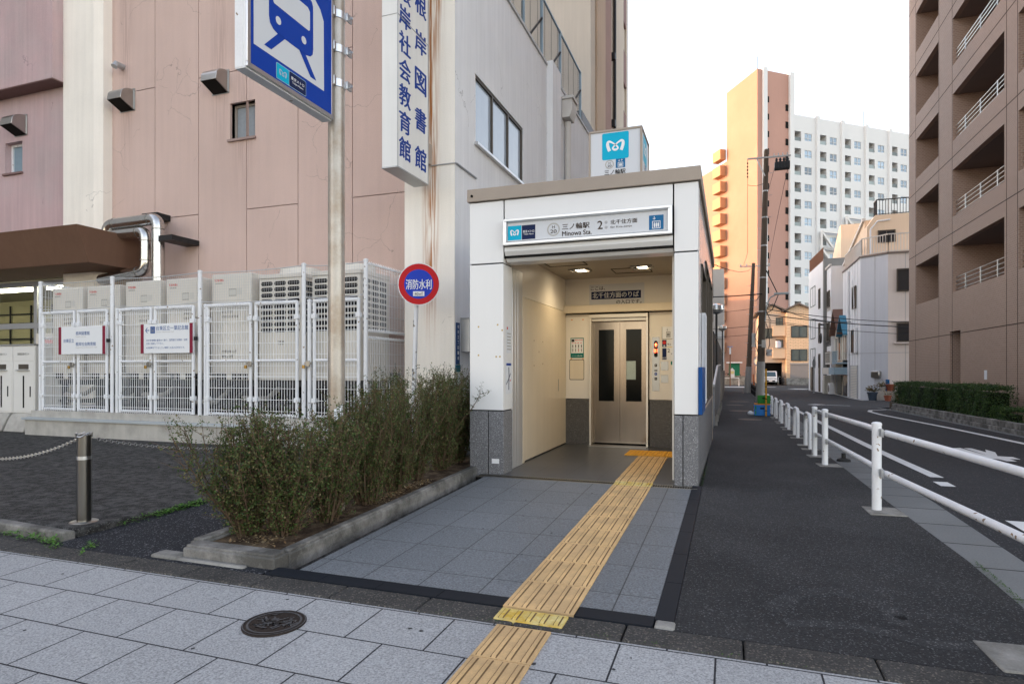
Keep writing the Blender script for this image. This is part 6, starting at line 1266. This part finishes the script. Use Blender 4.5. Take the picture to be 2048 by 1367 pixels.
b = MB(); b.box(7.24,7.34,53.6,54.8,-.5,1.6); b.box(7.42,7.5,50.2,50.9,-.5,1.5); b.build('door', brown_frame, H3); railing('roof_railing', H3, [(7.3,55.8,10.3),(7.6,49.3,10.3)], 1.1, M('rail_rust',(.22,.11,.07),.7))
CM = thing('road_sign_post', 'slim grey post with round sign seen edge on before the white house', 'sign post', (6.7,47.5,-.5)); b = MB(); b.tube([(6.7,47.5,-.55),(6.7,47.5,2.4)], .05, 8); b.build('post', galv, CM); s = Sheet((6.68,47.45,1.85),(.45,.89,0),(0,0,1),.01); s.disc(0,0,.36,0,1); s.k = 1; s.ring(0,0,.34,.05,1,2); s.build('disc', [M('sign_back',(.4,.42,.42),.5,.3), galv], CM)
ML = thing('wall_lamp_ring', 'black ring and bracket fixed on the grey edge of the white house', 'lamp', (7.3,48.4,3.9)); b = MB(); b.tube([(7.25+.0*k,48.2+.35*math.cos(R(k)),3.9+.35*math.sin(R(k))) for k in range(0,361,30)], .08, 6); b.bar((7.3,48.2,5.0),(7.5,48.6,5.0),.12); b.bar((6.4,48,5.4),(7.5,48.6,5.3),.06); b.build('ring', dark_metal, ML)
BX = MB(); BX.box(7.3,7.9,46.4,47.2,-.55,.9); BX.box(7.4,7.8,47.25,48.2,-.55,.5); tag(BX.build('meter_cabinet', M('cab_cream', (.5,.48,.42), .6)), 'cream cabinets standing at the foot of the slanting white house', 'cabinet')
# ------------------------------------------------------------------ end of the street: tan house, van, scooter
tanb = bricks('tan_cladding', (.76,.54,.35), (.80,.57,.37), (.42,.29,.19), .6, .2, .015, .75, .05, 40, plane='xz', bump=.2, var=.06)
TH = thing('tan_house', 'tan clad three storey house with small balconies and open garage', 'house', (8,80,-.6))
b = MB(); b.k = 0; b.wall((7.2,79.6,-.6),(1,0,0),(0,0,1),2.9,9.6,[],.1); b.k = 1; b.wall((3.9,80.6,-.6),(1,0,0),(0,0,1),3.3,9.3,[(.25,2.9,0,2.9,1.5)],1.5,back=2)
b.k = 0; b.poly([(10.1,79.6,-.6),(10.1,90,-.6),(10.1,90,9),(10.1,79.6,9)]); b.poly([(7.2,79.6,-.6),(7.2,79.6,9),(7.2,80.6,9),(7.2,80.6,-.6)]); b.poly([(3.9,80.6,-.6),(3.9,80.6,8.7),(3.9,90,8.7),(3.9,90,-.6)])
b.build('wall', [tanb, M('tan_pale', (.47,.40,.33), .8, 0, .06, 1), joint_m], TH, smooth=False)
tb_ = M('tan_balcony', (.66,.49,.34), .8, 0, .06, 1)
for z in (3.0,5.9): b = MB(); b.box(5.6,7.15,79.75,80.55,z,z+1.15); b.box(5.55,7.2,79.7,80.6,z+1.15,z+1.22); b.box(5.6,7.15,79.7,80.6,z-.15,z); b.build('balcony', tb_, TH)
b = MB(); b.prism([(8.65,9.75),(6.6,8.85),(6.6,9.0),(8.65,9.95),(10.5,9.0),(10.5,8.85)], 'y', 79.2, 90); b.prism([(5.6,9.9),(3.4,8.7),(3.4,8.85),(5.6,10.05),(7.6,9.05),(7.6,8.9)], 'y', 80.2, 90); b.build('roof', M('roof_dark', (.16,.13,.11), .7), TH)
b = MB(); b.poly([(7.2,79.6,9),(10.1,79.6,9),(8.65,79.6,9.75)]); b.poly([(3.9,80.6,8.7),(7.2,80.6,8.7),(5.55,80.6,9.85)]); b.build('gable', tanb, TH)
pg_ = M('pane_green', (.09,.11,.10), .1, 0, .2, 3, spec=.7)
win(TH,(7.75,79.57,5.5),(1,0,0),1.9,1.5,dark_metal,pg_); win(TH,(7.75,79.57,2.5),(1,0,0),1.9,1.5,dark_metal,pg_); win(TH,(4.3,80.57,5.5),(1,0,0),1.3,1.3,dark_metal,pg_); win(TH,(6.0,80.57,6.6),(1,0,0),.9,1.6,dark_metal,pg_); win(TH,(6.0,80.57,3.7),(1,0,0),.9,1.6,dark_metal,pg_)
b = MB(); b.box(7.65,9.75,79.5,79.59,-.0+.3,2.05); b.k = 1; b.box(7.6,9.8,79.42,79.59,2.05,2.25); b.build('roller_shutter', [M('shutter_grey', (.28,.26,.25), .6), M('shutter_box', (.36,.34,.32), .6)], TH); b = MB(); b.box(7.2,10.1,79.56,79.7,-.6,.3); b.build('plinth', concrete, TH)
b = MB(); b.lathe((6.2,79.72,4.2), [(.25,0),(.3,.5),(.28,.9)], 10); b.box(5.9,6.6,79.7,79.74,4.15,5.0); b.build('laundry', M('laundry', (.6,.6,.65), .8, 0, .4, 20), TH)
VN = thing('parked_van', 'white boxy minivan parked nose out in front of the garage', 'van', (5.25,79.2,-.6)); vx, vy, vz = 5.25, 78.6, -.6
b = MB(); pr = [(0,.35),(-.03,.55),(.02,.85),(.25,1.02),(.75,1.72),(1.0,1.80),(3.6,1.78),(3.9,1.2),(3.95,.35)]
b.prism([(vy+a,vz+c) for a, c in pr], 'x', vx-.80, vx+.80); b.build('body', M('van_white', (.72,.73,.76), .25, spec=.6), VN, .09)
b = MB(); b.poly([(vx-.68,vy+.30,vz+1.06),(vx+.68,vy+.30,vz+1.06),(vx+.62,vy+.72,vz+1.66),(vx-.62,vy+.72,vz+1.66)]); b.v = [(x,y-.05,z+.03) for x,y,z in b.v]; b.build('windscreen', glassy('van_glass',(.03,.06,.08)), VN)
b = MB(); b.box(vx-.55,vx+.55,vy-.045,vy+.02,vz+.42,vz+.60); b.box(vx-.6,vx+.6,vy-.035,vy+.02,vz+.86,vz+.90); b.build('grille', dark_metal, VN); b = MB(); b.box(vx-.22,vx+.22,vy-.06,vy-.04,vz+.45,vz+.57); b.build('number_plate', sign_white, VN)
for a in (-1,1):
    b = MB(); b.box(vx+a*.62-.15,vx+a*.62+.15,vy-.02,vy+.1,vz+.74,vz+.90); b.build('headlight', M('headlight', (.55,.58,.6), .1, .3), VN, .03)
    for yy in (.75,3.1):
        b = MB(); b.tube([(vx+a*.82,vy+yy,vz+.31),(vx+a*.62,vy+yy,vz+.31)], .31, 16); w_ = b.build('wheel', M('tyre', (.02,.02,.02), .8), VN); b = MB(); b.tube([(vx+a*.83,vy+yy,vz+.31),(vx+a*.80,vy+yy,vz+.31)], .19, 12); b.build('rim', alum, w_)
    b = MB(); b.box(vx+a*.95-.1,vx+a*.95+.1,vy+.55,vy+.65,vz+1.0,vz+1.2); b.build('wing_mirror', dark_metal, VN, .03)
SCT = thing('scooter', 'dark motor scooter parked between the white van and the tan house', 'scooter', (6.75,79,-.6)); b = MB(); sx_, sy_, sz_ = 6.75, 78.8, -.6
b.tube([(sx_,sy_+.1,sz_+.25),(sx_,sy_+.2,sz_+.95)], .09, 8); b.obox((sx_,sy_+.9,sz_+.7),.32,.8,.3,Matrix()); b.obox((sx_,sy_+.55,sz_+.38),.35,.9,.18,Matrix()); b.build('body', dark_metal, SCT, .06)
for yy in (.05,1.25): q = MB(); q.tube([(sx_-.06,sy_+yy,sz_+.26),(sx_+.06,sy_+yy,sz_+.26)], .26, 14); q.build('wheel', M('tyre2', (.02,.02,.02), .8), SCT)
q = MB(); q.tube([(sx_-.35,sy_+.2,sz_+1.05),(sx_,sy_+.12,sz_+.98),(sx_+.35,sy_+.2,sz_+1.05)], .03, 6); q.k = 1; q.box(sx_-.08,sx_+.08,sy_+1.3,sy_+1.34,sz_+.6,sz_+.72); q.build('handlebar', [dark_metal, ink_red], SCT)
b = MB(); b.tube([(6.25,79.4+.28*math.cos(R(a)),-.28+.28*math.sin(R(a))) for a in range(0,361,30)], .04, 5); b.tube([(6.25,80.4+.28*math.cos(R(a)),-.28+.28*math.sin(R(a))) for a in range(0,361,30)], .04, 5); b.tube([(6.25,79.4,-.28),(6.25,79.6,.4),(6.25,80.1,.1),(6.25,80.4,-.28)], .035, 5); b.tube([(5.95,79.6,.45),(6.55,79.6,.45)], .03, 5); tag(b.build('commuter_bicycle', galv), 'grey bicycle leaning behind the white van by the tan house', 'bicycle')
# ------------------------------------------------------------------ pink and white high rise in the distance (its own axes, turned from the street)
c_, s_ = math.cos(R(19.52)), math.sin(R(19.52))
def far(X, Y): return (.336+X*c_-Y*s_, -7.209+X*s_+Y*c_)
K = Vector((*far(39.9,100),0)); dF = Vector((*far(39.9+.9445,100+.3285),0))-K; dL = Vector((*far(39.9-.2107,100+.9778),0))-K; dF.normalize(); dL.normalize(); UP = Vector((0,0,1))
HR = thing('high_rise', 'distant pink tower with sunlit orange side and long white balcony wing', 'high rise', (K.x,K.y,-.6))
t_sunlit = M('tower_sunlit', (.36,.20,.14), .8, 0, .08, .08, streak=.0, tint=(.39,.225,.16), ts=.12); t_pk = M('tower_rose', (.46,.27,.215), .8, 0, .12, .1, streak=.05); t_wh = M('tower_white', (.70,.70,.69), .8, 0, .05, .1)  # first colour: the rose paint again with orange sunlight put in
def quad(b, P, u, a0, a1, z0, z1, off=0):
    n = u.cross(UP); q = P+n*off; b.poly([q+u*a0+UP*z0, q+u*a1+UP*z0, q+u*a1+UP*z1, q+u*a0+UP*z1])
def block(b, P, u, a0, a1, z0, z1, dep, front=0):
    n = u.cross(UP); pts = [P+u*a+n*d for d in (front,front-dep) for a in (a0,a1)]; A, B_, C_, D_ = pts[0], pts[1], pts[3], pts[2]
    b.add([p+UP*z for z in (z0,z1) for p in (A,B_,C_,D_)], [(0,3,2,1),(4,5,6,7),(0,1,5,4),(1,2,6,5),(2,3,7,6),(3,0,4,7)])
b = MB(); Zt = 50.3; Zb = -1
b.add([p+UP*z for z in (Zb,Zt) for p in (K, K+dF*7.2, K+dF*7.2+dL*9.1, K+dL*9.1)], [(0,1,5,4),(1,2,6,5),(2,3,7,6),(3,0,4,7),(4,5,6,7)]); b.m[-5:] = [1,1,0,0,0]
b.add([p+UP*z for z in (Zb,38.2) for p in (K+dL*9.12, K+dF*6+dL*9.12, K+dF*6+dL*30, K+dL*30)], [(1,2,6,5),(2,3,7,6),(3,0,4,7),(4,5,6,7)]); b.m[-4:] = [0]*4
b.build('tower_wall', [t_sunlit, t_pk], HR, smooth=False)
b = MB(); block(b, K, dF, .95, 1.75, Zb, Zt+.3, .5, .35); block(b, K, dF, 6.35, 7.25, Zb, Zt+.3, 1.0, .4); b.build('pilaster', t_wh, HR, smooth=False)
b = MB()
for i in range(16):
    z = 2.5+2.84*i; quad(b, K, dF, 1.85, 2.35, z, z+1.0, .03); quad(b, K, dF, 5.7, 6.3, z-.9, z+.2, .03)
b.build('stair_window', joint_m, HR)
ms = MB()
for i in range(13):                                     # end balconies of the tower, each a part
    z = 4.5+2.84*i; b = MB(); n = -(dL.cross(UP)); nL = Vector((-dF.x,-dF.y,0)); A = K+dL*9.25
    P4 = [A, A+nL*1.25, A+nL*1.25+dL*2.6, A+dL*2.6]; P4 = [Vector((p.x,p.y,0)) for p in P4]
    b.add([p+UP*zz for zz in (z,z+1.8) for p in P4], [(0,3,2,1),(4,5,6,7),(0,1,5,4),(1,2,6,5),(2,3,7,6),(3,0,4,7)]); b.build('balcony', M('balcony_sunlit', (.50,.27,.15), .8, 0, .1, .5) if i == 0 else bpy.data.materials['balcony_sunlit'], HR, smooth=False)  # orange sunlight put into the balcony colour
W0 = K+dF*7.26; HW = 43.9; pit = (34.6-7.26)/5
hol = []; rows = [41.2-2.84*i for i in range(14)]
for i in range(7):
    for r in rows: hol.append((i*pit+.12,i*pit+1.75,r-1.62+1,r+1,1.3)); hol.append((i*pit+2.45,i*pit+4.05,r-1.45+1,r-.12+1,.15))
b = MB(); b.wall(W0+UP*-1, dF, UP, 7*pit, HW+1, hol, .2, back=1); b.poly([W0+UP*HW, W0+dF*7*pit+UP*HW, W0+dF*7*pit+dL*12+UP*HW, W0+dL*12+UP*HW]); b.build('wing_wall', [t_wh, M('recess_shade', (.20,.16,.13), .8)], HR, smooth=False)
b = MB()
for i in range(1,7): block(b, W0, dF, i*pit-.62, i*pit+.02, Zb, HW+.25, .4, .33)
b.build('pilaster', t_wh, HR, smooth=False)
bal_m = vary(M('balcony_glass', (.22,.26,.26), .35, 0, .25, .4), .55); win_m = vary(M('far_pane', (.22,.30,.38), .08, 0, .25, .35, spec=.6), .6); bal0 = win0 = None; nF = dF.cross(UP)
for i in range(6):
    for r in rows:
        if bal0 is None:
            b = MB(); quad(b, W0, dF, .14, 1.73, r-1.6, r-.95, -.12); b.m = [0]; b.k = 0; bal0 = b.build('balcony_front', bal_m, HR); ref = (i, r)
            b = MB(); quad(b, W0, dF, 2.5, 4.0, r-1.42, r-.15, -.10); b.k = 1
            for a in (2.45,3.22,4.0): block(b, W0, dF, a, a+.06, r-1.45, r-.12, .08, -.02)
            for z in (r-1.45,r-.18,r-1.0): block(b, W0, dF, 2.51, 3.99, z, z+.06, .07, -.025)
            win0 = b.build('window', [win_m, t_wh], HR); continue
        for o0 in (bal0, win0):
            o = o0.copy(); COL.objects.link(o); o.location = o0.location+dF*(pit*(i-ref[0]))+UP*(r-ref[1])
b = MB()                                                # steel bracing frames
for (i, r) in ((2,rows[5]),(1,rows[6]),(2,rows[6]),(1,rows[7]),(2,rows[7]),(3,rows[6]),(1,rows[8]),(2,rows[8]),(3,rows[7]),(3,rows[8])):
    a0, a1 = i*pit-.1, (i+1)*pit-.3; z0, z1 = r-2.35, r+.45; n = nF*.75
    for p, q in (((a0,z1),(a1,z1)),((a0,z0),(a1,z0)),((a0,z0),(a0,z1)),((a1,z0),(a1,z1)),((a0,z1),((a0+a1)/2,z0)),((a1,z1),((a0+a1)/2,z0))): b.bar(W0+dF*p[0]+UP*p[1]+n, W0+dF*q[0]+UP*q[1]+n, .34)
b.build('bracing_frame', M('brace_white', (.72,.70,.67), .6, 0, .08, .4), HR, smooth=False)
b = MB(); b.bar(K+dF*.4+dL*.6+UP*Zt, K+dF*.4+dL*.6+UP*(Zt+2.3), .07); b.bar(W0+dF*15.5+UP*HW, W0+dF*15.5+UP*(HW+2.6), .07); b.build('aerial', dark_metal, HR)
b = MB(); b.box(-75,-34,80,150,-1,19); tag(b.build('tower_sun_block', tw_a), 'plain beige block added out of view behind the library to shade the tower', 'building')  # unseen block added to shade the lower part of the high rise
